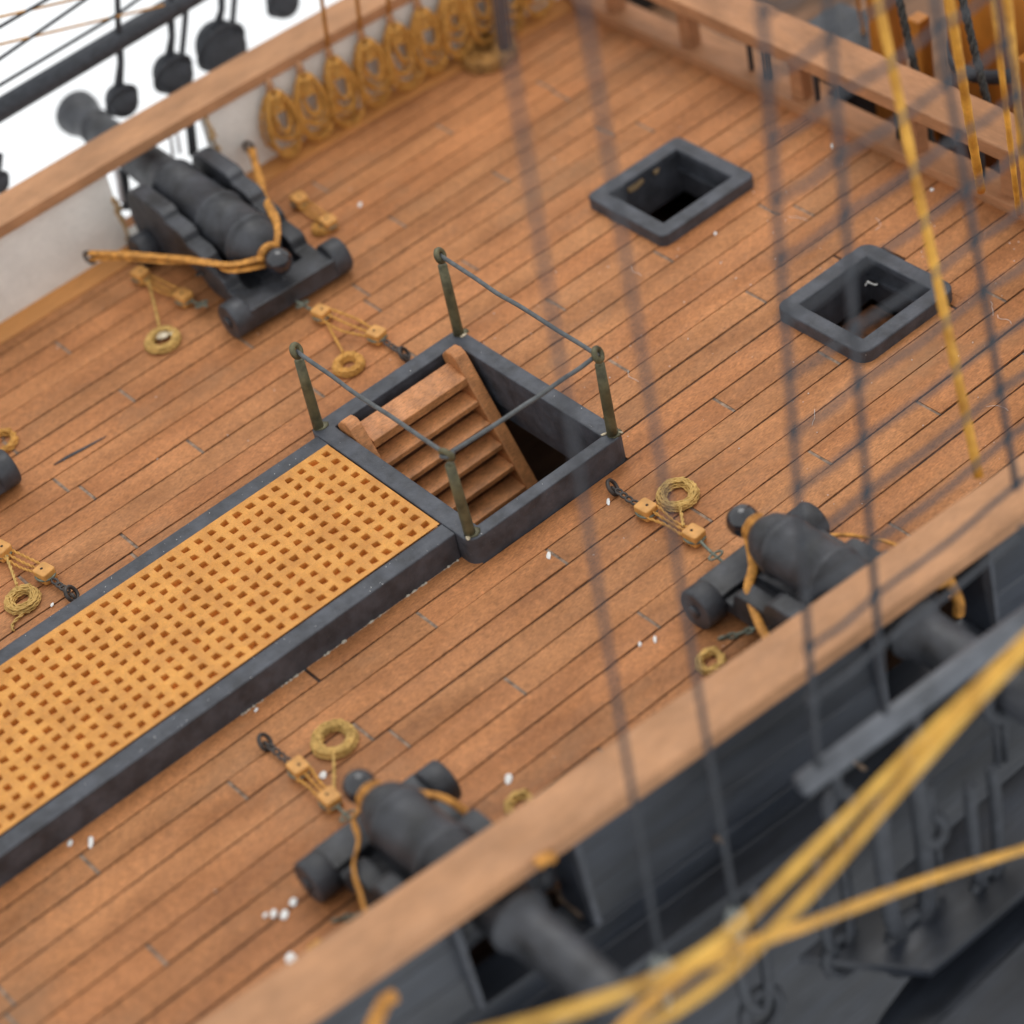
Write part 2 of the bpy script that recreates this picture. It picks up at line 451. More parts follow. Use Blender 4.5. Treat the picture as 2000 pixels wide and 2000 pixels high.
# ladder in the hatch
LD0, LD1 = V((0, .9, .15)), V((0, -7.6, -14.3))
ld = (LD1 - LD0).normalized(); ln = V((0, ld.z, -ld.y)); ln = ln if ln.y < 0 else -ln   # ln points to the climber
O = (7, .9, -3)
t = empty('ladder', O, 'brown wooden ladder leaning down inside the open companionway hatch', 'ladder')
for x0, x1 in ((2.15, 3.1), (10.8, 11.75)):
    mb = MB(); outl = []
    W = .82
    outl = [LD0 + ln * -W, LD0 - ld * .35 + ln * -.7, LD0 - ld * .55, LD0 - ld * .35 + ln * .6, LD0 + ln * W + ld * .1, LD1 + ln * W, LD1 - ln * W]
    mb.prism([(p.y, p.z) for p in outl], x0, x1, 'yz')
    mb.v = [P(O, q) for q in mb.v]
    mb.build('side_rail', LADM, t, bevel=.12)
n = 9
for i in range(n):
    c = LD0 + ld * (1.55 + i * 1.62)
    mb = MB()
    a = c + ln * .85; b = c - ln * .75
    # tread slab, nearly level with a rounded nosing
    y0, y1 = min(a.y, b.y) , max(a.y, b.y) + .1
    outl = [(a.y - .02, c.z + .02), (a.y + .02, c.z + .36), (b.y + .12, c.z + .52), (b.y + .12, c.z + .12), (a.y + .1, c.z - .06)]
    if i == 0:
        outl = [(a.y - .05, c.z - .1), (a.y - .03, c.z + .5), (b.y + .3, c.z + .98), (b.y + .3, c.z + .1)]
    mb.prism(outl, 3.1, 10.8, 'yz'); mb.v = [P(O, q) for q in mb.v]
    mb.build('tread', LADM, t, bevel=.045)
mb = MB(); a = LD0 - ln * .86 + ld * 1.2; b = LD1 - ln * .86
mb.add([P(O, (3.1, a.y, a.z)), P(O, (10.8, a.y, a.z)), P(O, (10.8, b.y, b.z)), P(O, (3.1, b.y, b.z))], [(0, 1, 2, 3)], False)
mb.build('backing_board', mat('ladder_gap_shade', (.20, .075, .025), .7, .3, 1), t)  # backing darkened so the gaps between treads look shaded

# ------------------------------------------------------------------ two small square hatches
def rect_px(T, R, B, L, z):
    T, R, B, L = (at(*p, z) for p in (T, R, B, L))
    return ((B.x + L.x) / 2, (T.x + R.x) / 2, (R.y + B.y) / 2, (T.y + L.y) / 2)
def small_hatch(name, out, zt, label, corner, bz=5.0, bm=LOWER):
    O = ((out[0] + out[1]) / 2, (out[2] + out[3]) / 2, DK)
    t = empty(name, O, label, 'hatch', 'small square hatches in the deck')
    w = 1.2
    inn = (out[0] + w, out[1] - w, out[2] + w, out[3] - w)
    mb = MB(); coaming(mb, out, inn, corner, .05, DK - .2, zt, zt - .5, O)
    mb.build('coaming', BLACK, t, bevel=.13, seg=3)
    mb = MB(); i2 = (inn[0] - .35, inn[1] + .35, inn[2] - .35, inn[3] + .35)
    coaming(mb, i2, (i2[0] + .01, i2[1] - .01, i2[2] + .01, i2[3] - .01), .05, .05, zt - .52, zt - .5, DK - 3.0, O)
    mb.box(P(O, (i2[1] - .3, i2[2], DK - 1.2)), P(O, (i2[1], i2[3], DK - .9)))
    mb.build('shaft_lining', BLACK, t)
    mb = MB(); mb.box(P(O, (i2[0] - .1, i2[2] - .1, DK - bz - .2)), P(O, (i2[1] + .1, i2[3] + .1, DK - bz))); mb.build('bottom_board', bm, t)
    return t, O, i2[3] - .06
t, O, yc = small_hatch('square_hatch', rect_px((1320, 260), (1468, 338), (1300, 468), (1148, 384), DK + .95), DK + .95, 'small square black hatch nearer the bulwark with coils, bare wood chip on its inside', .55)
mb = MB()
for (a, b, h, s) in (((1222, 372), (1262, 352), 1.0, 1), ((1275, 338), (1288, 331), .6, 2)):
    p, q = at(*a, yc, 1), at(*b, yc, 1)
    mb.blob((p + q) / 2, ((p - q).length / 2, .08, .36 * h), s, rot=0)
mb.v = [P(O, q) for q in mb.v]; mb.build('bare_wood_chip', RAGWOOD, t)
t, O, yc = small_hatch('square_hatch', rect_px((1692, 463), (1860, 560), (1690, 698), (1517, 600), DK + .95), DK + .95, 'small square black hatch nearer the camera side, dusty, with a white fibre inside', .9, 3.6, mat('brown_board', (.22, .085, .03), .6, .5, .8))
mb = MB(); p = at(1690, 558, DK - .9)
mb.tube(smooth_path([p, p + V((.15, -.1, .3)), p + V((.05, -.3, .4)), p + V((.35, -.5, .1)), p + V((.4, -.7, .2))], False, .1), .06, 6)
mb.v = [P(O, q) for q in mb.v]; mb.build('white_fibre', CHIPM, t)

# ------------------------------------------------------------------ far bulwark
O = (20, 31.5, DK)
t = empty('far_bulwark', O, 'cream painted bulwark with brown cap rail on the far side of the deck', 'bulwark')
RZ0, RZ1 = 4.75, 5.35
def strip(mb, fx, xs, prof, O):
    """sweep a closed (dy, z) profile along x where y = fx(x) + dy"""
    n = len(prof); vs = []
    for x in xs:
        for dy, z in prof: vs.append(P(O, (x, fx(x) + dy, z)))
    fs = [tuple(range(n)), tuple((len(xs) - 1) * n + k for k in range(n))[::-1]]
    for i in range(len(xs) - 1):
        for k in range(n):
            l = (k + 1) % n; fs.append((i * n + k, (i + 1) * n + k, (i + 1) * n + l, i * n + l))
    mb.add(vs, fs, False)
def xr(a, b, st=4):
    n = max(1, int((b - a) / st)); return [a + (b - a) * i / n for i in range(n + 1)]
mb = MB()
for a, b in ((-62, 5.6), (14.2, 48)):
    strip(mb, farb, xr(a, b), [(0, -1.6), (0, RZ0), (1.1, RZ0), (1.1, -3.5), (0, -3.5)], O)
strip(mb, farb, xr(5.6, 14.2, 2), [(0, -1.6), (0, -1.1), (1.1, -1.1), (1.1, -1.6)], O)
mb.build('painted_board', CREAM, t, bevel=.04)
mb = MB(); strip(mb, lambda x: farb(x) - .45 , xr(-62, 48), [(0, RZ0), (0, RZ1 + .35), (3.4, RZ1 + .35), (3.4, RZ0)], O)
mb.build('cap_rail', RAILM, t, bevel=.12)
mb = MB(); strip(mb, farb, xr(-62, 47), [(-1.5, DK - .1), (-1.5, DK + .12), (-.6, DK + .34), (.05, DK + .5), (.05, DK - .1)], O)
mb.build('waterway', WATERW, t, bevel=.05)
mb = MB(); rj = random.Random(9)
for x0 in (5.55, 14.25):
    for i in range(14):
        z = -1 + 5.5 * i / 13
        s = 1 if x0 < 10 else -1
        if x0 < 10 and z > 2.4: continue
        mb.blob(P(O, (x0 + s * rj.uniform(-.1, .1), farb(x0) - .05, z)), (rj.uniform(.15, .42), .12, rj.uniform(.15, .4)), i + int(x0))
mb.build('bare_port_edge', RAGWOOD, t)
# near bulwark and hull side
O = (0, -37, DK)
RAILPX = [(600, 1864), (724, 1786), (799, 1733), (973, 1619), (1120, 1513), (1500, 1241), (1700, 1099), (1900, 962), (2000, 893)]
Zr = 5.45
rin = [at(x, y, Zr) for x, y in RAILPX]
def interp(xq, pts=rin):
    if xq <= pts[0].x: a, b = pts[0], pts[1]
    elif xq >= pts[-1].x: a, b = pts[-2], pts[-1]
    else:
        for a, b in zip(pts, pts[1:]):
            if a.x <= xq <= b.x: break
    return a.y + (b.y - a.y) * (xq - a.x) / (b.x - a.x)
cx = [-30, -18, -8, 4, 16, 26]
cy = [sum(interp(x + d) for d in (-3, 0, 3)) / 3 for x in cx]
# quadratic least squares through the rail readings
import itertools
S = [sum(x ** k for x in cx) for k in range(5)]; T = [sum(y * x ** k for x, y in zip(cx, cy)) for k in range(3)]
A = Matrix(((S[0], S[1], S[2]), (S[1], S[2], S[3]), (S[2], S[3], S[4])))
q = A.inverted() @ V(T)
def nrail(x): return q[0] + q[1] * x + q[2] * x * x      # inner edge of the near cap rail
t = empty('near_bulwark', O, 'black hull side with brown cap rail along the near edge of the deck', 'bulwark')
mb = MB()
strip(mb, nrail, xr(-62, 60), [(.25, Zr - 1.0), (.25, Zr), (-3.1, Zr), (-3.1, Zr - 1.0)], O)
mb.build('cap_rail', RAILM, t, bevel=.14)
def wall(x): return nrail(x) - .55
GUNS_NEAR = [(11.9, -26.1), (-16.0, -24.7)]
PORTS = [(-19.3, -12.2), (8.3, 16.2)]
mb = MB()
inner = [(0, DK - .3), (0, Zr - 1.0), (-1.6, Zr - 1.0), (-1.78, 2.6), (-1.86, 2.55), (-2.0, .2), (-2.09, .15), (-2.35, DK), (-2.35, DK - .3)]
segs = [(-62, PORTS[0][0]), (PORTS[0][1], PORTS[1][0]), (PORTS[1][1], 60)]
for a, b in segs: strip(mb, wall, xr(a, b), inner, O)
mb.build('planking', HULLM, t, bevel=.05)
mb = MB()
strip(mb, wall, xr(-62, 60), [(0, DK - 6), (0, DK - .3), (-2.45, DK - .3), (-2.5, -4.2), (-4.3, -4.35), (-4.4, -5.0), (-2.0, -5.2), (-2.0, -8)], O)
mb.build('wale', HULLM, t, bevel=.08)
mb = MB()
strip(mb, wall, xr(-62, 60), [(0, DK - 20), (0, DK - 6), (-2.0, DK - 6), (-2.9, -9.0), (-3.8, -11.5), (-5.2, -15), (-9, -24), (-16, -36), (-16, -37), (0, -37)], O)
mb.build('lower_planking', HULLM, t, bevel=.05)
for a, b in PORTS:
    for x in (a - .35, b + .02):
        mb = MB(); strip(mb, wall, [x, x + .33], [(.1, DK), (.1, Zr - 1.02), (-2.4, Zr - 1.02), (-2.7, DK)], O)
        mb.build('port_frame', BLACK, t, bevel=.06)
mb = MB()
for a, b in ((-62, PORTS[0][0] - .4), (PORTS[0][1] + .4, PORTS[1][0] - .4), (PORTS[1][1] + .4, 47)): strip(mb, wall, xr(a, b), [(1.4, DK - .1), (1.4, DK + .12), (.6, DK + .34), (-.05, DK + .5), (-.05, DK - .1)], O)
mb.build('waterway', WATERW, t, bevel=.05)

# ------------------------------------------------------------------ cross rail at the end of the deck
O = (45, -5, DK)
t = empty('cross_rail', O, 'brown open post and rail barrier across the far right end of the deck', 'railing')
YA, YB = -38., 31.
mb = MB(); mb.box(P(O, (45.3, YA, DK - 1.0)), P(O, (47.6, YB, DK + .75)))
mb.build('sill', BEAMM, t, bevel=.12)
mb = MB(); mb.box(P(O, (43.9, YA, 3.4)), P(O, (47.3, YB, 4.5)))
mb.build('top_rail', BEAMM, t, bevel=.14)
rj = random.Random(2)
for y in (24.5, 16.2, 4.6, -6.4, -15.0, -24, -31):
    mb = MB(); w = .75
    mb.box(P(O, (45.9, y - .62, DK + .7)), P(O, (47.0, y + .62, 3.45)))
    mb.build('post', BEAMM, t, bevel=.12)
for y in (9.9, 8.2, 3.2, -4.6, -12.2, -20):
    mb = MB(); mb.tube([P(O, (46.6, y, DK + .7)), P(O, (46.6, y, 3.45))], .22, 8)
    mb.build('iron_rod', SHROUD, t)
# sunken foredeck behind it
mb = MB(); mb.box((47.7, -36, -9.1), (109, 32, -8.8)); fd = mb.build('foredeck', LOWER, kind='structure')
O = (60, 2, -8.8)
for i, (x, y, l, c) in enumerate(((52, 16, 16, 'widest brown deck beam behind the cross rail, nearest the middle'), (57, -4, 22, 'brown deck beam behind the cross rail beside the black pump'), (50.3, -18, 14, 'short brown deck beam behind the right half of the cross rail'))):
    mb = MB(); mb.box((-.9, -l / 2, 0), (.9, l / 2, 3.2))
    o = mb.build('deck_beam', BEAMM, bevel=.15); o.location = (x, y, -8.8); tag(o, c, 'beam', 'beams below the cross rail')
# black stove-like fitting
O = (60, 0, -8.8)
t = empty('deck_box', tuple(at(1668, 62, -2.4)[:2]) + (-8.8,), 'dark blue-black square box with a pipe, half hidden behind the cross rail at top right', 'box')
mb = MB(); mb.box((-1.8, -3.2, 0), (1.8, 3.2, 6.2)); mb.build('body', IRON, t, bevel=.2)
mb = MB(); mb.box((-2.1, -3.5, 6.2), (2.1, 3.5, 6.7)); mb.build('top_plate', IRON, t, bevel=.12)
mb = MB(); mb.tube([(0, -5.5, 3.5), (0, -8.5, 3.5)], 1.2, 14); mb.tube([(0, -8.5, 3.5), (0, -9.0, 3.5)], 1.6, 14); mb.build('pump_barrel', IRON, t)
# lower mast
mp = at(1952, 120, 56, 0)
t = empty('lower_mast', (56, mp.y, -8.8), 'orange wooden lower mast with black hoops at the right edge behind the rail', 'mast')
mb = MB(); mb.tube([(0, 0, 0), (0, 0, 26), (0, 0, 60)], [3.5, 3.4, 3.1], 28); mb.build('pole', MASTM, t)
for z in (at(1925, 160, 52.5, 0).z + 8.3, 19.5, 28.0):
    mb = MB(); mb.tube([(0, 0, z), (0, 0, z + 1.1)], 3.62, 28); mb.build('hoop', BLACK, t)
for dy, r_, h, lab in ((8.3, .9, 15, 'orange wooden bitt post just left of the lower mast'), (5.0, .6, 12, 'thin orange bitt post close beside the lower mast'), (-6, 1.1, 13, 'thick orange bitt post right of the lower mast')):
    mb = MB(); mb.box((-r_, -r_, 0), (r_, r_, h)); o = mb.build('bitt_post', MASTM, bevel=.15)
    o.location = (53.5, mp.y + dy, -8.8); tag(o, lab, 'post', 'bitt posts round the mast')

# ------------------------------------------------------------------ guns
def make_gun(label, CO=0.0, AZ=3.55, YS=1.0, KQ=1.12):
    t = empty('cannon', (0, 0, 0), label, 'cannon', 'cannons on truck carriages')
    KZ = (AZ - .9) / 2.65 * KQ
    el = math.radians(GUN_EL)
    M = Matrix.Translation((0, 0, AZ)) @ Matrix.Rotation(el, 4, 'X')
    mb = MB()
    prof = [(.5, .6), (.45, 1.0), (.6, 1.2), (1.15, 1.45), (1.6, 1.95), (1.86, 2.6), (1.9, 3.0), (2.04, 3.05), (2.06, 3.45), (1.95, 3.55), (1.93, 6.6), (2.1, 6.65),
            (2.1, 7.0), (1.9, 7.1), (1.8, 12.2), (1.92, 12.25), (1.92, 12.6), (1.65, 12.7), (1.55, 14.2), (1.3, 21.4), (1.25, 22.2), (1.4, 22.3),
            (1.4, 22.55), (1.25, 22.7), (1.35, 23.6), (1.72, 24.7), (1.75, 25.2), (1.45, 25.5), (.75, 25.5), (.7, 23.5)]
    mb.lathe([(r * (.99 if YS == 1 else .92), y if y < 2 else 2 + (y - 2) * 1.075) for r, y in prof], M, 36)
    mb.tube([M @ V((-3.1, 10.8, -.3)), M @ V((3.1, 10.8, -.3))], .72, 16)
    bar = mb.build('barrel', IRON, t)
    mb = MB(); mb.lathe([(.12, -1.0), (.55, -.85), (.88, -.48), (.98, -.05), (.9, .38), (.6, .72), (.48, .95)], M, 26)
    mb.build('cascabel_knob', GLOSS, bar)
    CH = M.copy(); n0 = len(bpy.data.objects)
    cheek = [(-.6, .9), (-.6, 1.9), (1.9, 1.95), (2.1, 2.55), (2.5, 2.75), (4.1, 2.8), (4.3, 3.3), (4.8, 3.6), (6.3, 3.65), (6.5, 4.1), (7.0, 4.35),
             (8.6, 4.4), (8.8, 4.75), (9.3, 4.95), (12.8, 4.95), (13.7, 4.6), (14.2, 3.8), (14.3, 2.4), (14.0, 1.1), (9.8, 1.0), (9.0, 1.5), (7.5, 1.8), (5.6, 1.7), (4.6, 1.1), (4.0, .9)]
    cheek = [(u, .9 + (v - .9) * KZ) for u, v in cheek]
    if YS < 1: cheek = [(.1, .9), (.1, 1.7), (1.7, 1.75), (1.9, 2.7), (2.3, 2.95), (4.3, 3.0), (4.6, 3.75), (5.1, 4.0), (7.0, 4.05), (7.4, 4.6), (9.6, 4.5), (10.0, 3.6), (9.8, 1.2), (7, 1.3), (5.5, 1.8), (4, 1.2), (3, .9)]
    for s in (-1, 1):
        mb = MB(); a, b = (2.15 * s, 3.45 * s); mb.prism(cheek, min(a, b), max(a, b), 'yz')
        mb.build('cheek', IRON, t, bevel=.12)
        for y, z in ((4.4, 2.2), (11.5, 2.6)):
            pass
    mb = MB(); mb.box((-3.55, -1.15, .55), (3.55, .95, 2.05)); mb.build('axle', IRON, t, bevel=.1)
    mb = MB(); mb.box((-3.55, 12.1 * YS - .9, .55), (3.55, 12.1 * YS + .9, 1.6)); mb.build('axle', IRON, t, bevel=.1)
    mb = MB(); mb.box((-2.14, .96, .95), (2.14, 12.1 * YS - .95, 1.35)); mb.box((-2.14, 13.0 * YS, 1.4), (2.14, 13.8 * YS, 3.2)); mb.build('bed', IRON, t, bevel=.06)
    mb = MB(); mb.prism([(1.0, 1.4), (1.0, 1.75), (5.0, 2.2), (5.0, 1.4)], -.9, .9, 'yz'); mb.tube([(0, 1.1, 1.75), (0, -.2, 1.95)], .22, 10); mb.build('quoin', IRON, t, bevel=.08)
    for y, r_ in ((0, 1.3), (12.1 * YS, 1.25)):
        for s in (-1, 1):
            mb = MB()
            a, b = 3.45 * s, 4.85 * s
            mb.tube([(a, y, r_), (a + .12 * s, y, r_), (b - .12 * s, y, r_), (b, y, r_)], [r_ - .1, r_, r_, r_ - .1], 26, up=(0, 0, 1))
            w = mb.build('truck_wheel', IRON, t)
            for p in w.data.polygons:
                if len(p.vertices) > 6: p.use_smooth = False
            mb = MB(); mb.tube([(b, y, r_), (b + .12 * s, y, r_)], .42, 14); mb.build('axle_end', IRON, w)
    for s in (-1, 1):
        mb = MB(); mb.torus((3.5 * s, 5.2, 2.1), .32, .09, (0, .3, 1), 14, 6); mb.build('ring_bolt', CHAINM, t)
    if CO:
        for ch in t.children:
            if not ch.name.startswith('barrel'): ch.location.y = CO
    return t
GUN_EL = 1.6
g_far = make_gun('cannon on the far side, muzzle poking through the cream bulwark below the white background')
g_far.location = (9.15, 17.0, DK); g_far.rotation_euler.z = math.radians(-2.0)
g = copy_tree(g_far); g.location = (-18.5, 16.9, DK); g.rotation_euler.z = 0
g['label'] = 'cannon cut off by the left edge, only its rear wheel in view'
GUN_EL = 0.0
g1 = make_gun('cannon at the right under the shrouds, breech beside the companionway tackle', .5, 4.5, .70, 1.0)
g1.location = (10.75, -26.8, DK); g1.rotation_euler.z = math.pi
g2 = copy_tree(g1); g2.location = (-16.4, -25.6, DK); g2.rotation_euler.z = math.pi
g2['label'] = 'nearest cannon at the bottom, barrel passing under the near cap rail'

def ribbon(name, paths, label, group, m=RIBBON, w=.36, flat=.35, r_=None):
    O = paths[0][0]
    t = empty(name, O, label, 'rope', group)
    for i, p in enumerate(paths):
        mb = MB(); pp = smooth_path(p, False, .5)
        mb.tube(pp, [w * (1 + .12 * math.sin(i * 2 + k * .6)) for k in range(len(pp))], 10, flat=flat)
        mb.v = [P(O, q) for q in mb.v]; mb.build('rope_leg', m, t)
    return t, O
def collar(t, O, c, axis, R=.62, r=.26, m=RIBBON):
    mb = MB(); mb.torus(c, R, r, axis, 20, 8); mb.torus(V(c) + V(axis).normalized() * .3, R * 1.05, r * .8, axis, 20, 8)
    mb.v = [P(O, q) for q in mb.v]; mb.build('breech_loop', m, t)
BG = 'breeching ropes of the cannons'
gy = lambda g, y, z=3.55, x=0: Matrix.Translation(g.location) @ Matrix.Rotation(g.rotation_euler.z, 4, 'Z') @ V((x, y, z))
a = gy(g_far, .95, 3.6, -.6); b = gy(g_far, .95, 3.9, .5)
L1 = at(178, 505, 29.5, 1); R1 = at(490, 290, 30.6, 1)
mid = at(350, 512, 1.0); midr = at(530, 385, 24.6, 1)
t, O = ribbon('breeching_rope', [[gy(g_far, .7, 3.3, -.7), gy(g_far, 1.9, 3.5, -2.7), a.lerp(L1, .3) + V((0, 0, -.25)), a.lerp(L1, .6) + V((0, 0, -.2)), a.lerp(L1, .85) + V((0, 0, .1)), L1], [gy(g_far, .9, 3.8, -.6), gy(g_far, 2.1, 3.9, -2.7), a.lerp(L1, .5) + V((0, 0, .1)), a.lerp(L1, .8) + V((0, .1, .35)), L1 + V((0, 0, .5))],
                                 [b, gy(g_far, 2.3, 4.55, 1.75), b.lerp(R1, .5) + V((.05, 0, .2)), b.lerp(R1, .66) + V((.1, 0, -.1)), R1]],
              'orange breeching rope stretched from the far cannon breech to the cream bulwark', BG, w=.31, flat=.42)
collar(t, O, gy(g_far, 1.15, 3.55), (0.03, 1, .03), .66, .3)
for s, p in ((0, L1), (1, R1)):
    mb = MB(); mb.torus(p + V((0, .2, 0)), .45, .14, (1, .3, 0), 14, 6); mb.v = [P(O, q) for q in mb.v]; mb.build('ring_bolt', CHAINM, t)
def near_breech(g, pxs, pxr, label):
    a = gy(g, 1.0, 4.35, .6); b = gy(g, 1.0, 4.65, -.6)
    yl = [at(px, py, z) for px, py, z in pxs]; yr = [at(px, py, z) for px, py, z in pxr]
    t, O = ribbon('breeching_rope', [[a] + yl, [b] + yr], label, BG, w=.29, flat=.4)
    collar(t, O, gy(g, 1.15, 4.5), (0.03, 1, 0.0), .7, .2)
near_breech(g1, [(1472, 1105, 1.2), (1461, 1150, .9), (1475, 1200, .7), (1500, 1250, .5), (1530, 1290, .3)], [(1540, 1010, 1.2), (1590, 1045, .6), (1660, 1045, .4), (1745, 1062, .3), (1790, 1085, .2)],
            'tan breeching rope looped round the breech of the right hand cannon')
near_breech(g2, [(690, 1600, 1.2), (701, 1640, 1.3), (690, 1695, 1.2), (705, 1750, .8), (722, 1808, .5), (745, 1850, .2)], [(780, 1540, 2.4), (815, 1548, 2.6), (870, 1560, 2.1), (930, 1600, .6), (965, 1612, .3)],
            'tan breeching rope looped round the breech of the nearest cannon')
for px, py, z, lab in ((1830, 1140, 2.0, 'orange rope end hanging in the gunport of the right hand cannon'), (1050, 1690, 2.5, 'orange rope end just visible in the gunport of the nearest cannon')):
    p = at(px, py, wall(12) - 1.2, 1)
    mb = MB(); mb.tube(smooth_path([p + V((-1, .6, .6)), p, p + V((.8, 0, -.3)), p + V((1.3, -.2, -2.2)), p + V((1.2, -.2, -3.2))] if px > 1500 else [p, p + V((.5, 0, .1)), p + V((.9, 0, -.3))], False, .2), .33, 8)
    tag(mb.build('hanging_rope_end', RIBBON), lab, 'rope', 'rope ends in the gunports')

# ------------------------------------------------------------------ gun tackles
def coil(mb, c, R, turns=5, r=.15, sd=0, sq=1.0, rot=0, h=3):
    rc = random.Random(sd)
    for lay in range(h):
        pts = []; n = 22
        for j in range(turns - lay if turns - lay > 1 else 2):
            rad = R - j * r * 1.25 + rc.uniform(-.03, .03) - lay * .05
            for i in range(n):
                w = 2 * math.pi * i / n
                p = V((math.cos(w) * (rad - r * 1.25 * i / n) * 1.0, math.sin(w) * (rad - r * 1.25 * i / n) * sq, 0))
                p = Matrix.Rotation(rot, 3, 'Z') @ p
                pts.append(V(c) + p + V((rc.uniform(-.03, .03), rc.uniform(-.03, .03), r * .8 + lay * r * 1.5 + rc.uniform(-.03, .03))))
        mb.rope(pts, r, 2, r * 9, False, 5, r * 1.8)
def block(t, O, c, d, s=1.0):
    d = V((d.x, d.y, 0)).normalized(); q = V((1, 0, 0)).rotation_difference(d).to_matrix().to_4x4()
    M = Matrix.Translation(V(P(O, c))) @ q
    mb = MB()
    L, W, H = .58 * s, .52 * s, .42 * s
    ol = [(-L, -W * .8), (-L * .8, -W), (L * .8, -W), (L, -W * .8), (L, W * .8), (L * .8, W), (-L * .8, W), (-L, W * .8)]
    m2 = MB(); m2.prism(ol, -H, H, 'xy'); mb.add([M @ V(v) for v in m2.v], m2.f, False)
    b = mb.build('block', BLOCKW, t, bevel=.1)
    mb = MB(); mb.tube([M @ V((math.cos(a) * (L + .08), math.sin(a) * (W + .08), -.05)) for a in [2 * math.pi * i / 18 for i in range(18)]], .085, 6, closed=True)
    mb.build('strop', STROP, b)
    mb = MB(); mb.tube([M @ V((.1, .05, H - .05)), M @ V((.1, .05, H + .012))], .1, 8)  # dark disc whose colour stands for the shade in the hole
    mb.build('sheave_hole_shade', SHADE, b)
    return b
def chain(mb, pts, s=.30, r=.08):
    pts = smooth_path(pts, False, s * 1.25)
    for i in range(len(pts) - 1):
        a, b = pts[i], pts[i + 1]; d = b - a
        if d.length < 1e-4: continue
        up = V((0, 0, 1)) if i % 2 else V((0, .8, .5)); n = d.cross(up).cross(d)
        if n.length < 1e-4: n = V((1, 0, 0))
        n.normalize(); d2 = d.normalized(); e = n.cross(d2)
        c = (a + b) / 2
        mb.tube([c + d2 * math.cos(w) * s * .95 + e * math.sin(w) * s * .55 for w in [2 * math.pi * k / 12 for k in range(12)]], r, 6, closed=True)
def tackle(label, ring=None, b1=None, b2=None, hook=None, cl=None, clr=1.25, fall=None, sd=0, zc=DK + .5, sq=.95, cm=ROPEP, tail=None, rz=None, slack=0):
    base = at(*(b1 or b2 or cl)[:2], DK)
    O = base
    t = empty('gun_tackle', O, label, 'tackle', 'gun tackles lying on the deck')
    def q(p, z=zc): return at(p[0], p[1], p[2] if len(p) > 2 else z)
    if b1 and b2:
        A, B = q(b1), q(b2); d = (B - A).normalized()
        block(t, O, A, d); block(t, O, B, -d)
        mb = MB(); side = V((-d.y, d.x, 0))
        for k, s in enumerate((-.46, .02, .44)):
            mid = (A + B) / 2 + side * (s * .8 + slack * (k - 1)) + V((0, 0, -.12 * k + .1))
            mb.rope([A + d * .55 + side * s + V((0, 0, .15 * k)), mid, B - d * .55 + side * s * .8], .10, 2, .9, n=5)
        mb.v = [P(O, v) for v in mb.v]; mb.build('rope', ROPE, t)
    elif b1:
        A = q(b1); d = (A - q(hook or ring)).normalized(); block(t, O, A, d)
    if ring:
        R_ = at(ring[0], ring[1], DK + .35)
        mb = MB(); mb.torus(R_, .5, .13, (.5, -.5, .45), 16, 7); mb.torus(R_ + V((0, 0, -.3)), .24, .12, (1, 0, 0), 12, 6)
        tgt = q(b1 if b1 and (V(ring[:2] + (0,)) - V(b1[:2] + (0,))).length < (V(ring[:2] + (0,)) - V((b2 or b1)[:2] + (0,))).length else (b2 or b1))
        d = (tgt - R_).normalized()
        chain(mb, [R_ + d * .4, R_.lerp(tgt, .55) + V((0, 0, -.1)), tgt - d * .8], .30)
        mb.v = [P(O, v) for v in mb.v]; mb.build('ring_and_chain', CHAINM, t)
    if hook:
        far_ = b2 if (b2 and (V(hook[:2] + (0,)) - V(b2[:2] + (0,))).length < (V(hook[:2] + (0,)) - V((b1 or b2)[:2] + (0,))).length) else b1
        S_, E_ = q(far_), q(hook, rz or zc + .4); d = (E_ - S_).normalized()
        mb = MB(); mb.tube(smooth_path([S_ + d * .75, S_.lerp(E_, .5) + V((0, 0, -.1)), E_], False, .15), .10, 7)
        mb.torus(S_.lerp(E_, .75), .3, .08, (0, .3, 1), 14, 6, sx=1.6)
        mb.v = [P(O, v) for v in mb.v]; mb.build('hook', STROP, t)
    if cl:
        c = at(cl[0], cl[1], DK + .1)
        mb = MB(); coil(mb, c, clr, 6, .095, sd, sq, .5)
        if fall:
            f0 = q(fall); dd = (V((f0.x, f0.y, 0)) - V((c.x, c.y, 0))); dl = dd.normalized()
            mb.rope([f0, f0.lerp(c + dl * clr, .5) + V((0, 0, .1)), c + dl * clr * .95 + V((0, 0, .45))], .115, 2, .9)
        if tail:
            mb.rope([c + V((-.2, -clr * .8, .15)), at(tail[0], tail[1] - 15, DK + .12), at(tail[0], tail[1], DK + .1)], .115, 2, .9)
        mb.v = [P(O, v) for v in mb.v]; mb.build('rope_coil', cm, t)
    return t
tackle('gun tackle with round rope coil right of the companionway, behind the right hand cannon', ring=(1197, 952), b1=(1262, 996), b2=(1356, 1046), hook=(1412, 1098),
       cl=(1325, 970), clr=1.42, fall=(1335, 1028), sd=1)
tackle('gun tackle with golden rope coil between the grating hatch and the nearest cannon', ring=(518, 1450), b1=(584, 1502), b2=(645, 1562), hook=(692, 1604), cl=(655, 1448), clr=1.38, fall=(652, 1545), sd=2, sq=1)
tackle('slack gun tackle between the far cannon and the companionway hatch', ring=(790, 692), b1=(628, 613), b2=(736, 655), hook=(578, 588), cl=(683, 716), clr=1.2, fall=(640, 632), sd=3, cm=ROPE, slack=.45)
tackle('gun tackle beside the left wheel of the far cannon with a glossy glued coil', b1=(360, 582), b2=(275, 538), hook=(405, 598), cl=(320, 668), clr=1.35, fall=(290, 548), sd=4, cm=ROPEP)
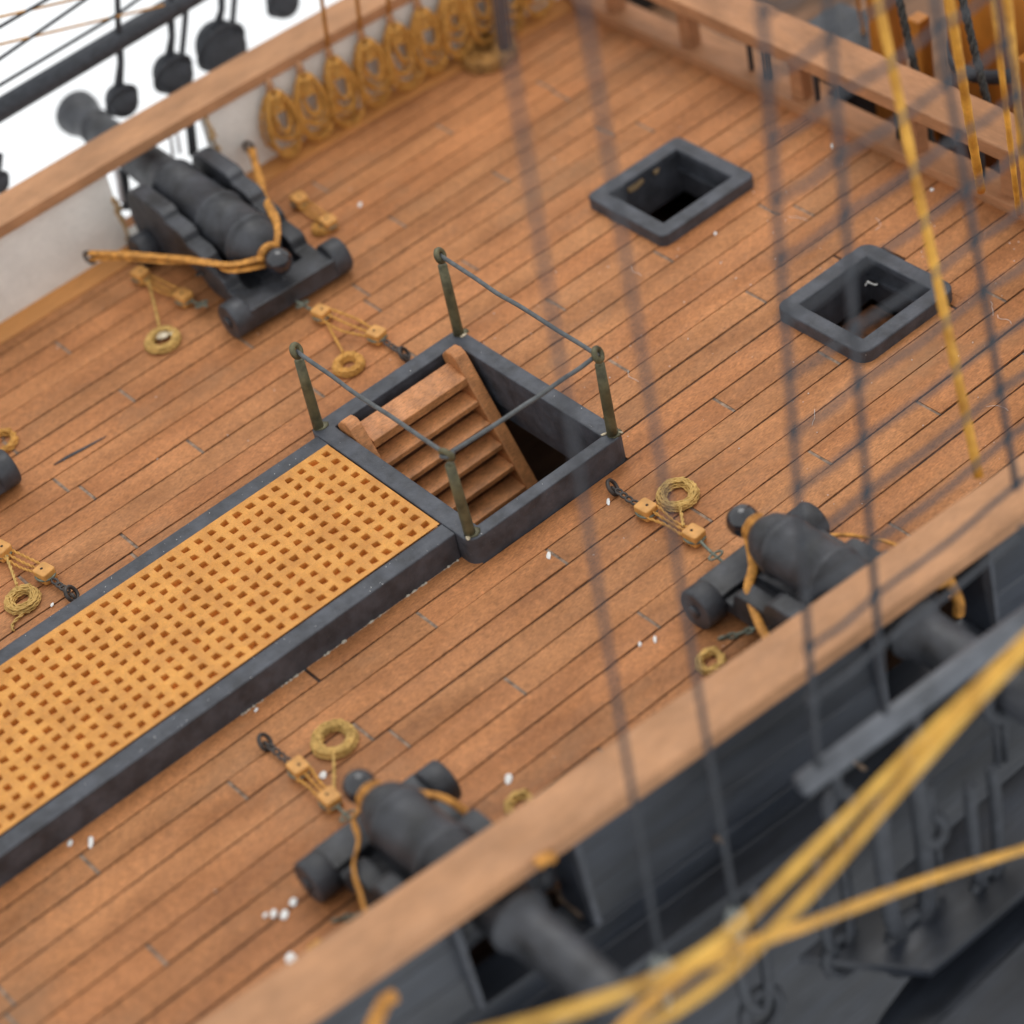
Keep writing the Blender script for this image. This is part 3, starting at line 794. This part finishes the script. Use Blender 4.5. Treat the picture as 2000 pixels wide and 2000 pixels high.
tackle('gun tackle at the left edge whose coil lies beside the grating hatch', ring=(140, 1160), b1=(88, 1120), b2=(4, 1076), cl=(46, 1175), clr=1.22, fall=(12, 1085), sd=5, tail=(26, 1232))
tackle('small gun tackle and coil behind the far cannon, next to its right wheel', b1=(642, 436), b2=(585, 392), cl=(630, 448), clr=.8, sd=6, cm=ROPE)
for (px, py, r_, lab, m, z, sd) in ((4, 868, 1.25, 'rope coil cut by the left edge above the lone cannon wheel', ROPE, DK + .05, 11), (1390, 1296, .95, 'small rope coil beside the near rail below the right hand cannon', ROPEP, DK + .05, 12),
                             (1018, 1577, .95, 'small rope coil beside the near rail right of the nearest cannon', ROPEP, DK + .05, 13),
                             (622, 1862, .6, 'tiny rope coil at the near rail beside the paint flakes', ROPE, DK + .05, 14),
                             (957, 112, 2.3, 'large dark brown rope coil on the deck near the far corner', ROPED, DK + .05, 15)):
    c = at(px, py, z); mb = MB(); coil(mb, V((0, 0, 0)), r_, 5 if r_ > 2 else 3, .3 if r_ > 2 else .13, sd, .9, .4, 2)
    o = mb.build('rope_coil', m); o.location = c; tag(o, lab, 'rope coil', 'loose rope coils on the deck')
c = at(318, 655, DK + .4)
mb = MB(); mb.blob((0, 0, 0), (.5, .4, .12), 3); mb.blob((.6, -.3, 0), (.3, .3, .1), 4)
o = mb.build('glue_drop', GLUE); o.location = c; tag(o, 'shiny drop of dried glue on the coil left of the far cannon', 'glue')
# gun side hooks near the rear wheels of the near guns
for px, py, lab in ((1440, 1240, 'dark hook and eye under the side of the right hand cannon'), (690, 1790, 'dark hook and eye under the side of the nearest cannon')):
    c = at(px, py, DK + .9); mb = MB(); chain(mb, [V((-1, .3, .3)), V((0, 0, 0)), V((1.2, -.6, .1))], .33, .1); mb.rope([V((1.0, -.5, .1)), V((2.4, -1.6, .1))], .2, 2)
    o = mb.build('side_hook', STROP); o.location = c; tag(o, lab, 'hook', 'hooks beside the near cannons')

# ------------------------------------------------------------------ hanging coils on the far bulwark
hang = [19.4, 22.1, 24.7, 27.6, 30.2, 32.7, 35.2, 37.6, 40.0, 42.6]
where = ['lowest hanging rope coil, first beside the far cannon', 'second hanging rope coil from the far cannon', 'third hanging rope coil from the far cannon', 'fourth hanging rope coil from the far cannon',
         'fifth hanging rope coil from the far cannon', 'sixth hanging rope coil from the far cannon', 'seventh hanging rope coil, at the top edge of the photo', 'eighth hanging rope coil, partly cut by the top edge',
         'ninth hanging rope coil, just left of the dark upright spar', 'last hanging rope coil, right of the dark upright spar']
for i, x in enumerate(hang):
    rc = random.Random(60 + i); by = farb(x)
    O = (x, by - .6, 3.6)
    t = empty('hanging_coil', O, where[i] + ', on the cream bulwark', 'rope coil', 'rope coils hung on belaying pins')
    mb = MB(); mb.tube([(0, .15, .1), (0, -.1, 1.0), (0, -.15, 1.5)], [.28, .3, .16], 10); mb.tube([(0, .2, .2), (0, .5, -2.2)], [.2, .12], 8)
    mb.build('belaying_pin', RAILM, t)
    mb = MB(); hgt = rc.uniform(5.2, 5.9)
    lean = -.35
    for k in range(9):
        sz = (1.0, 1.0, .97, .9, .78, .78, .72, .62, .6)[k]
        w_ = (1.6 if k < 4 else 1.15 if k < 7 else .7) * rc.uniform(.85, 1.12); h_ = hgt * sz * rc.uniform(.94, 1.04); tw = rc.uniform(-.45, .45); off = rc.uniform(-.25, .25); yo = lean * rc.uniform(.6, 1.1) - .1 * (k % 3)
        pts = []
        for j in range(20):
            a = 2 * math.pi * j / 20
            u = (1 - math.cos(a)) / 2       # 0 top, 1 bottom
            ww = w_ * math.sin(a) * (.6 + .5 * u)
            pts.append(V((ww + off * u + .1 * u, yo * u + tw * ww + rc.uniform(-.04, .04) - .15, .55 - h_ * u)))
        mb.rope(pts, .165, 2, 1.4, True, 5, .36)
    for k in range(4):
        mb.torus((0, -.25, .15 - k * .38), .42, .17, (rc.uniform(-.2, .2), .1, 1), 14, 6)
    mb.build('coil', ROPED if i % 4 == 9 else ROPE, t)
for i, (p, q_, x) in enumerate((((612, 105), (612, -30), 24.7), ((672, 50), (668, -40), 27.6), ((716, 35), (712, -40), 30.2), ((775, 20), (772, -40), 32.7))):
    a = V((x, farb(x) - .7, 4.6)); b = V((x - .3 + .06 * i, farb(x) - 6, 30))
    mb = MB(); mb.tube([V((0, 0, 0)), b - a], .16, 7); o = mb.build('running_line', ROPE); o.location = a
    tag(o, ['leftmost', 'second from left', 'third from left', 'rightmost'][i] + ' yellow line rising from the hanging coils on the bulwark', 'rope', 'lines rising from the hanging coils')
a = at(990, 95, 28.2, 1); mb = MB(); mb.tube([V((0, 0, 0)), V((-.6, -2.4, 12)), V((-1.5, -7, 36))], [.42, .42, .4], 14)
o = mb.build('spar', mat('dark_spar', (.16, .10, .075), .5, .2)); o.location = at(990, 112, DK); tag(o, 'dark upright spar standing beside the large coil near the far corner', 'spar')

# ------------------------------------------------------------------ far side rigging
O = at(0, 225, 8.6); E_ = at(620, -45, 6.6)
pole0 = V((1.5, 38.2, 8.9)); 
A_, B_ = at(-60, 250, 38.0, 1), at(640, -166, 37.2, 1)
mb = MB(); mb.tube([V((0, 0, 0)), B_ - A_], .80, 14); o = mb.build('sheer_pole', SHROUD); o.location = A_
tag(o, 'thick black bar crossing the white background at top left', 'spar', 'sheer poles across the shrouds')
def yplane(px, py, y): return at(px, py, y, 1)
DE = [(238, 196, 38, 232, 62), (338, 144, 48, 332, 12), (432, 92, 62, 432, -40), (552, 2, 40, 548, -60), (-6, 356, 26, -2, 300)]
names = ['small black deadeye beside the far cannon muzzle', 'black deadeye in the middle of the three above the cap rail', 'largest black deadeye above the cap rail, with two straps', 'black deadeye cut by the top edge left of the cap rail', 'black deadeye cut by the left edge above the cap rail']
for (px, py, r_, sx, sy), lab in zip(DE, names):
    c = yplane(px, py, 37.6); R = r_ / 30.5
    t = empty('deadeye', c, lab, 'deadeye', 'deadeyes of the far shrouds')
    mb = MB(); mb.lathe([(R * .55, -.55), (R * .9, -.45), (R, -.15), (R * .93, 0), (R, .15), (R * .9, .45), (R * .55, .55)], Matrix.Rotation(math.radians(-25), 4, 'X'), 26)
    mb.build('disc', SHROUD, t)
    s = yplane(sx, sy, 37.8) - c
    mb = MB()
    mb.tube([V((0, 0, R * .75)), s * .55 + V((.05, 0, 0)), s], [.36, .26, .3], 10)
    if r_ > 45: mb.tube([V((R * .7, 0, R * .6)), s * .6 + V((1.3, 0, .2)), s + V((1.5, 0, 0))], .22, 8)
    mb.torus((0, 0, 0), R * 1.02, .17, (0, 1, .4), 24, 7)
    mb.build('strop', SHROUD, t)
# lanyards visible through the port
for i, (a, b, w, m, lab) in enumerate((((327, 235), (338, 305), .13, THREADM, 'white lanyard thread seen through the far gunport, left strand'), ((338, 228), (352, 300), .13, THREADM, 'white lanyard thread seen through the far gunport, right strand'),
                              ((366, 205), (378, 305), .38, SHROUD, 'black strap hanging behind the far cap rail beside the port'), ((222, 315), (238, 395), .2, THREADM, 'white lanyard thread left of the far cannon barrel'), ((240, 330), (248, 410), .35, SHROUD, 'black strap left of the far cannon barrel'))):
    A = yplane(*a, 36.0); B = yplane(*b, 34.6); mb = MB(); mb.tube([V((0, 0, 0)), (B - A) * .5 + V((.05, 0, .0)), B - A], w, 8)
    o = mb.build('lanyard', m); o.location = A; tag(o, lab, 'lanyard', 'lanyards outside the far gunport')
# far shrouds and ratlines against the white
A = yplane(232, 105, 37.6)
for i, (px, py, px2, py2, w, lab) in enumerate(((232, 100, 228, -60, .22, 'vertical black shroud above the sheer pole at top left'), (335, 20, 332, -60, .2, 'short black shroud right of the long one at top left'))):
    a, b = yplane(px, py, 37.6), yplane(px2, py2, 36.8); mb = MB(); mb.tube([V((0, 0, 0)), b - a], w, 8); o = mb.build('shroud', SHROUD); o.location = a; tag(o, lab, 'shroud', 'shrouds on the far side')
for i, (p, q_, w, m, lab) in enumerate((((-60, 87), (160, -41), .13, SHROUD, 'highest thin dark ratline in the top left corner'), ((-60, 156), (250, -59), .13, SHROUD, 'middle thin dark ratline at top left'), ((-60, 202), (225, 31), .13, SHROUD, 'thin dark ratline just above the sheer pole, ending at the shroud'),
                                       ((225, 31), (330, -45), .13, SHROUD, 'thin dark ratline right of the vertical shroud at top left'),
                                       ((-60, 47), (200, -14), .09, ROPE, 'upper thin yellow line crossing the white background'), ((-60, 101), (320, 10), .09, ROPE, 'lower thin yellow line crossing the white background'))):
    a, b = yplane(*p, 37.0), yplane(*q_, 36.8); mb = MB(); mb.tube([V((0, 0, 0)), b - a], w, 7); o = mb.build('ratline', m); o.location = a; tag(o, lab, 'ratline', 'thin lines against the white background')

# ------------------------------------------------------------------ near side shrouds
SH = [((1290, 1880), (1000, 140), 'first shroud from the left, crossing the companionway end of the deck', .15), ((1437, 1785), (1160, 130), 'second shroud from the left, ending in a hook by the orange ropes', .15),
      ((1597, 1500), (1487, 0), 'third shroud from the left, passing the right hand cannon', .175), ((1728, 1400), (1622, 60), 'fourth shroud from the left, over the second square hatch', .175),
      ((1985, 950), (1825, 0), 'fifth shroud from the left, near the right edge', .175), ((2075, 600), (1945, 0), 'sixth shroud, only its top showing in the upper right corner', .175)]
foot = []
for (a, b, lab, w) in SH:
    A, B = onside(*a), onside(*b); D = B - A; T_ = A + D * ((72 - A.z) / D.z)
    foot.append((A, D))
    mb = MB(); mb.tube([V((0, 0, 0)), (T_ - A) * .5, T_ - A], w, 8); o = mb.build('shroud', SHROUD); o.location = A
    tag(o, 'blurred black ' + lab, 'shroud', 'shrouds on the near side')
for i in range(16):
    z = 11.3 + 2.62 * i
    if z > 47: break
    P_ = []
    for A, D in foot[2:]:
        s = (z - A.z) / D.z; P_.append(A + D * s)
    a = P_[0]; b = P_[-1]
    pts = []
    for u, v in zip(P_, P_[1:]): pts += [u, u.lerp(v, .5) + V((0, 0, -.25))]
    pts.append(b)
    mb = MB(); mb.tube([p - a for p in smooth_path(pts, False, 1.5)], .14, 7)
    for p in P_: mb.blob(p - a, (.34, .3, .34), i)
    o = mb.build('ratline', SHROUD); o.location = a
    tag(o, 'grey ratline across the near shrouds, number %d counted upward from the near rail' % (i + 1), 'ratline', 'ratlines on the near shrouds')
for k, (px, py) in enumerate(((1290, 1885), (1437, 1790))):
    c = onside(px, py); mb = MB(); mb.torus((0, 0, -.5), .55, .2, (.3, 1, 0), 16, 7); mb.blob((0, 0, .1), (.55, .45, .4), 3)
    mb.tube([(0, 0, -.8), (.6, .9, -3.5), (1.2, 2.2, -7)], .22, 8)
    o = mb.build('shroud_hook', mat('grey_metal', (.20, .22, .21), .5, .2)); o.location = c
    tag(o, 'grey hook at the foot of the %s shroud from the left' % ('first', 'second')[k], 'hook', 'hooks at the feet of the shrouds')
# yellow halyards in the upper right
HY = [((1912, 932), 5.4, nrail(20) - 1, (1713, -10), 30, .30, 'long yellow halyard crossing the deck from the near rail to the top edge'), ((1916, 372), 3, None, (1852, -10), 26, .32, 'second yellow halyard, over the cross rail near the mast'),
      ((2010, 420), 6, None, (1966, -10), 26, .30, 'third yellow halyard, at the right edge above the cross rail'), ((1990, 420), 3, None, (1938, -10), 26, .2, 'thin yellow halyard between the second and third'),
      ((1690, 82), -3, None, (1673, -10), 2, .16, 'thin orange line ending behind the cross rail')]
for a, za, _, b, zb, w, lab in HY:
    A, B = at(a[0], a[1], za), at(b[0], b[1], zb)
    mb = MB(); mb.tube([(B - A) * (k / 24) for k in range(31)], [w * (.9 + .06 * math.sin(k * 2.3)) for k in range(31)], 8); o = mb.build('halyard', YELLOW if w > .17 else RIBBON); o.location = A
    tag(o, lab, 'rope', 'yellow halyards at the upper right')
for a, za, b, zb, lab in (((1822, 290), -1.2, (1752, -20), 1, 'black speckled cable passing behind the cross rail, left of the mast'), ((1968, 365), -1.2, (1875, -20), 1, 'black speckled cable passing behind the cross rail, in front of the mast')):
    A, B = at(*a, 47.9, 0), at(*b, 49.5, 0); mb = MB(); mb.rope([V((0, 0, 0)), (B - A) * .5, B - A, (B - A) * 1.3], .3, 3, 2.2); o = mb.build('cable', mat('black_cable', (.035, .032, .028), .6, .8, 4, dust=.4)); o.location = A
    tag(o, lab, 'rope', 'black cables behind the cross rail')

# ------------------------------------------------------------------ near side channel, pole, deadeyes
def dock(px, py, y): return at(px, py, y, 1)
A_, B_ = dock(1565, 1535, -46.4), dock(2080, 1155, -47.2)
mb = MB(); mb.tube([V((0, 0, 0)), (B_ - A_) * .5, B_ - A_], [.62, .66, .66], 16); o = mb.build('sheer_pole', mat('grey_spar', (.105, .115, .135), .45, .25, .3, spec=.6)); o.location = A_
tag(o, 'thick blurred grey bar outside the near hull at the lower right', 'spar', 'sheer poles across the shrouds')
for (px, py, r_, y, lab) in ((1950, 1372, 37, -47.0, 'round grey deadeye with dark hole at the right edge below the grey bar'), (1640, 1575, 34, -46.2, 'deadeye below the left end of the grey bar'), (1820, 1620, 34, -47.5, 'deadeye between the yellow and orange ropes'),
                              (1795, 1470, 34, -47, 'deadeye just under the middle of the grey bar')):
    c = dock(px, py, y); R = r_ / 38
    t = empty('deadeye', c, lab, 'deadeye', 'deadeyes of the near shrouds')
    mb = MB(); mb.torus((0, 0, 0), R * .8, R * .42, (0, 1, -.5), 24, 10); mb.build('disc', SHROUD, t)
    mb = MB(); mb.tube([V((0, 0, R)), V((.1, 0, R + 2.6))], .26, 8); mb.tube([V((-.3, 0, -R)), V((-.1, .3, -R - 4.2))], .2, 8); mb.tube([V((.3, 0, -R)), V((.5, .3, -R - 4.2))], .2, 8); mb.build('lanyard', SHROUD, t)
O = (10, -45, -8)
t = empty('channel', O, 'broad dark channel board projecting from the hull at the lower right', 'channel')
mb = MB(); mb.prism([(-14, 0.5), (-10, -5.2), (34, -6.4), (34, .5)], -.35, .35, 'xy'); mb.build('board', HULLM, t, bevel=.12)
for i, (px, py) in enumerate(((1640, 1830), (1780, 1790), (1480, 1940), (1930, 1700))):
    c = at(px, py, -7.0)
    mb = MB()
    mb.tube(smooth_path([V((-.7, 0, 7)), V((-.75, 0, 3)), V((-.6, 0, 0)), V((0, -.1, -1.2)), V((.6, 0, 0)), V((.75, 0, 3)), V((.7, 0, 7))], False, .6), .3, 8)
    mb.torus((0, -.1, -1.2), 1.0, .32, (0, 1, -.3), 20, 8)
    o = mb.build('chain_plate', SHROUD); o.location = c; o.scale = (1.9, 1.5, 1.5) if i == 1 else (1.2, 1.1, 1.1)
    tag(o, ['dark hooked chain plate under the orange rope, left of the widest one', 'largest dark hooked chain plate at the lower right', 'dark hooked chain plate at the bottom edge below the crossing ropes', 'dark hooked chain plate at the right edge above the orange rope'][i], 'chain plate', 'chain plates on the near channel')
t = empty('boat_like_shape', (12, -53, -12), 'smooth dark boat-like shape filling the lower right corner', 'boat')  # guessed boat-like form, filling in for the dark surface in this corner
c0 = at(1900, 1850, -10)
t.location = c0 + V((2, -2, -2))
mb = MB(); vs = []; fs = []; nx = 16; nn = 10
for i in range(nx + 1):
    x = -16 + 34 * i / nx; w = 4.6 * max(0.02, 1 - abs((x - 3) / 19.5) ** 2.4)
    for k in range(nn + 1):
        a = math.pi * k / nn; vs.append((x, -math.cos(a) * w, math.sin(a) * w * .5))
for i in range(nx):
    for k in range(nn): fs.append((i * (nn + 1) + k, (i + 1) * (nn + 1) + k, (i + 1) * (nn + 1) + k + 1, i * (nn + 1) + k + 1))
mb.add(vs, fs); mb.build('planking', HULLM, t)
mb = MB(); mb.tube([(-16, 0, .1), (-8, 0, 1.6), (3, 0, 2.4), (18, 0, 1.0)], .25, 8); mb.build('keel', HULLM, t)

# big blurred ropes in the foreground
def bigrope(pts, r, m, lab, strands=3):
    W = [at(px, py, y, 1) for px, py, y in pts]; a = W[0]
    mb = MB(); pp = smooth_path([p - a for p in W], False, .7); mb.tube(pp, [r * .85 * (1 + .08 * math.sin(k * .7)) for k in range(len(pp))], 10)
    o = mb.build('foreground_rope', m); o.location = a; tag(o, lab, 'rope', 'yellow ropes in the foreground'); return o
bigrope([(2040, 1212, -55), (1800, 1448, -55), (1560, 1690, -55), (1390, 1850, -55), (1200, 1945, -55), (960, 2020, -55), (860, 2050, -55)], .29, PALEY, 'upper yellow foreground rope running from the right edge down to the bottom, bending left')
bigrope([(2040, 1230, -55.6), (1830, 1455, -55.6), (1600, 1722, -55.6), (1430, 1892, -55.6), (1260, 2010, -55.6), (1150, 2070, -55.6)], .29, PALEY, 'straight yellow foreground rope beside the upper one, to the bottom edge')
bigrope([(2060, 1640, -53.5), (1800, 1722, -53.5), (1560, 1812, -53.5), (1400, 1865, -53.5), (1290, 1940, -53.5), (1180, 2040, -53.5)], .29, mat('ochre_line', (.74, .39, .07), .6, .25, .4, bump=.4, bscale=9), 'orange foreground rope from the right edge crossing the yellow ropes')
bigrope([(1420, 1868, -54), (1250, 1925, -54), (1100, 1975, -54), (900, 2050, -54)], .24, PALEY, 'short yellow rope branching left from the crossing at the bottom')
bigrope([(770, 1945, -41.5), (752, 1955, -41.5), (730, 2000, -41.5), (715, 2040, -41.5)], .42, RIBBON, 'blurred orange rope end at the bottom edge below the near rail', 2)

# ------------------------------------------------------------------ paint flakes and dirt on the deck
FL = [(1071, 1085, .26, .17, 'white paint flake on the deck below the companionway corner'), (177, 1645, .46, .2, 'long white paint flake beside the near side of the grating hatch, lower left'),
      (137, 1646, .2, .2, 'round white paint flake against the grating coaming, lower left'), (993, 1521, .36, .24, 'white paint flake beside the near rail, right of the nearest cannon'),
      (888, 1537, .17, .14, 'tiny white paint flake above the nearest cannon carriage'), (500, 1386, .15, .15, 'tiny white speck at the foot of the grating coaming'),
      (102, 1181, .15, .15, 'tiny white speck beside the coil left of the grating'), (1188, 980, .28, .13, 'white paint flake beside the ring bolt right of the companionway'),
      (535, 1785, .27, .22, 'left white paint flake under the nearest cannon wheel'), (556, 1787, .34, .26, 'right white paint flake under the nearest cannon wheel'), (572, 1762, .25, .3, 'pale paint flake leaning on the nearest cannon wheel'),
      (518, 1788, .16, .16, 'small grey speck left of the flakes at the nearest cannon wheel'), (567, 1872, .34, .42, 'large white paint flake near the bottom beside the near rail'), (617, 1857, .2, .2, 'round white bead near the bottom beside the near rail'),
      (703, 400, .22, .2, 'lone white speck on the deck right of the far cannon'), (1626, 285, .2, .14, 'white speck near the cross rail'), (1279, 1249, .22, .13, 'white flake on a seam left of the right hand cannon'),
      (1250, 1258, .15, .12, 'small white speck on the seam beside a longer flake'), (1397, 456, .14, .12, 'tiny white speck below the first square hatch'), (631, 1513, .25, .3, 'cream bead on the tackle beside the nearest cannon'),
      (1820, 370, .12, .2, 'tiny white speck by the sill at upper right')]
for px, py, a, b, lab in FL:
    mb = MB(); mb.smooth = False; mb.blob((0, 0, 0), (a * 1.05, b * .9, .06), int(px) + 3, 7, 4, rot=.9 if a > b else 0); mb.v = [(x, y, z + .06 * math.sin(x * 9)) for x, y, z in mb.v]; o = mb.build('paint_flake', CHIPM); o.location = at(px, py, DK + .1)
    tag(o, lab, 'paint flake', 'white paint flakes on the deck')
mb = MB(); p, q_ = at(105, 908, DK + .06), at(207, 852, DK + .06)
d = q_ - p; mb.tube([V((0, 0, 0)), d * .25 + V((0, .05, 0)), d * .6, d], [.05, .16, .13, .04], 6, flat=.3)
o = mb.build('black_splinter', IRON); o.location = p; tag(o, 'thin black splinter lying along a plank left of the grating hatch', 'splinter')
rf = random.Random(21); mb = MB()
for i in range(230):
    x = rf.uniform(-30, 45); y = rf.uniform(-35, 30)
    if i < 150: x = rf.uniform(8, 44); y = rf.uniform(-33, 6)
    if any(h[0] - .6 < x < h[1] + .6 and h[2] - .6 < y < h[3] + .6 for h in HOLES): continue
    s = rf.uniform(.02, .06); mb.blob((x, y, DK + .04), (s, s * rf.uniform(.5, 1), s * .6), i, 5, 3)
for i in range(9):
    x = rf.uniform(12, 44); y = rf.uniform(-32, 0)
    if any(h[0] - .6 < x < h[1] + .6 and h[2] - .6 < y < h[3] + .6 for h in HOLES): continue
    a = rf.uniform(0, 6); pts = [V((x, y, DK + .05))]
    for k in range(5): a += rf.uniform(-.9, .9); pts.append(pts[-1] + V((math.cos(a) * .3, math.sin(a) * .3, 0)))
    mb.tube(pts, .013, 4)
for (hx0, hx1, hy0, hy1, z) in ((.9, 13.2, -13.4, 3, .04), (28.6, 37, -19, -10.5, DK + .66), (-30, .6, -12, -10.8, .02), (-30, .6, .8, 1.9, .02)):
    for i in range(38):
        x, y = rf.uniform(hx0, hx1), rf.uniform(hy0, hy1)
        if hx0 > 0 and hx0 + 1.2 < x < hx1 - 1.2 and hy0 + 1.0 < y < hy1 - 1.2: continue
        s = rf.uniform(.012, .035); mb.blob((x, y, z), (s, s, s * .5), i, 5, 3)
o = mb.build('dust', CHIPM); o['kind'] = 'stuff'; tag(o, 'pale dust specks and lint scattered over the deck and hatch coamings', 'dust')

# ------------------------------------------------------------------ light
w = bpy.data.worlds.new('World'); sc.world = w; w.use_nodes = True
nt = w.node_tree; nt.nodes.clear(); N = nt.nodes; L = nt.links
out = N.new('ShaderNodeOutputWorld'); bg = N.new('ShaderNodeBackground'); L.new(bg.outputs[0], out.inputs[0])
tc = N.new('ShaderNodeTexCoord'); dt = N.new('ShaderNodeVectorMath'); dt.operation = 'DOT_PRODUCT'
L.new(tc.outputs['Generated'], dt.inputs[0]); dt.inputs[1].default_value = V((.35, .25, .9)).normalized()
rp = N.new('ShaderNodeValToRGB'); L.new(dt.outputs['Value'], rp.inputs[0])
e = rp.color_ramp.elements
e[0].position = 0.0; e[0].color = (.97, .99, 1, 1); e[1].position = 1.0; e[1].color = (1, .99, .97, 1)
mr = N.new('ShaderNodeMapRange'); L.new(dt.outputs['Value'], mr.inputs[0])
sx = N.new('ShaderNodeSeparateXYZ'); L.new(tc.outputs['Generated'], sx.inputs[0])
L.new(sx.outputs['Z'], mr.inputs[0])
mr.inputs[1].default_value = -.15; mr.inputs[2].default_value = .25; mr.inputs[3].default_value = 1.08; mr.inputs[4].default_value = .90
L.new(rp.outputs[0], bg.inputs['Color']); L.new(mr.outputs[0], bg.inputs['Strength'])
def area(loc, tgt, size, power, col):
    l = bpy.data.lights.new('softbox', 'AREA'); l.shape = 'RECTANGLE'; l.size = size[0]; l.size_y = size[1]; l.energy = power; l.color = col
    o = bpy.data.objects.new('softbox', l); COL.objects.link(o); o.location = loc
    o.rotation_euler = (V(tgt) - V(loc)).to_track_quat('-Z', 'Y').to_euler(); return o
area((70, 60, 190), (0, 0, 0), (110, 110), 115000, (1, .985, .96))

# ------------------------------------------------------------------ camera
cam = bpy.data.cameras.new('Camera'); co = bpy.data.objects.new('Camera', cam); COL.objects.link(co)
cam.sensor_width = 36; cam.lens = 90; cam.clip_start = 1; cam.clip_end = 2000
M = Matrix((RX, -RY, -RZ)).transposed().to_4x4(); M.translation = CAM
co.matrix_world = M
cam.dof.use_dof = True; cam.dof.focus_distance = 157.0
cam.dof.aperture_fstop = .045 / 1.3
sc.camera = co
sc.view_settings.view_transform = 'Standard'; sc.view_settings.look = 'None'
sc.view_settings.exposure = 0.10; sc.view_settings.gamma = 1
sc.render.engine = 'CYCLES'
sc.cycles.use_denoising = True
sc.cycles.max_bounces = 6
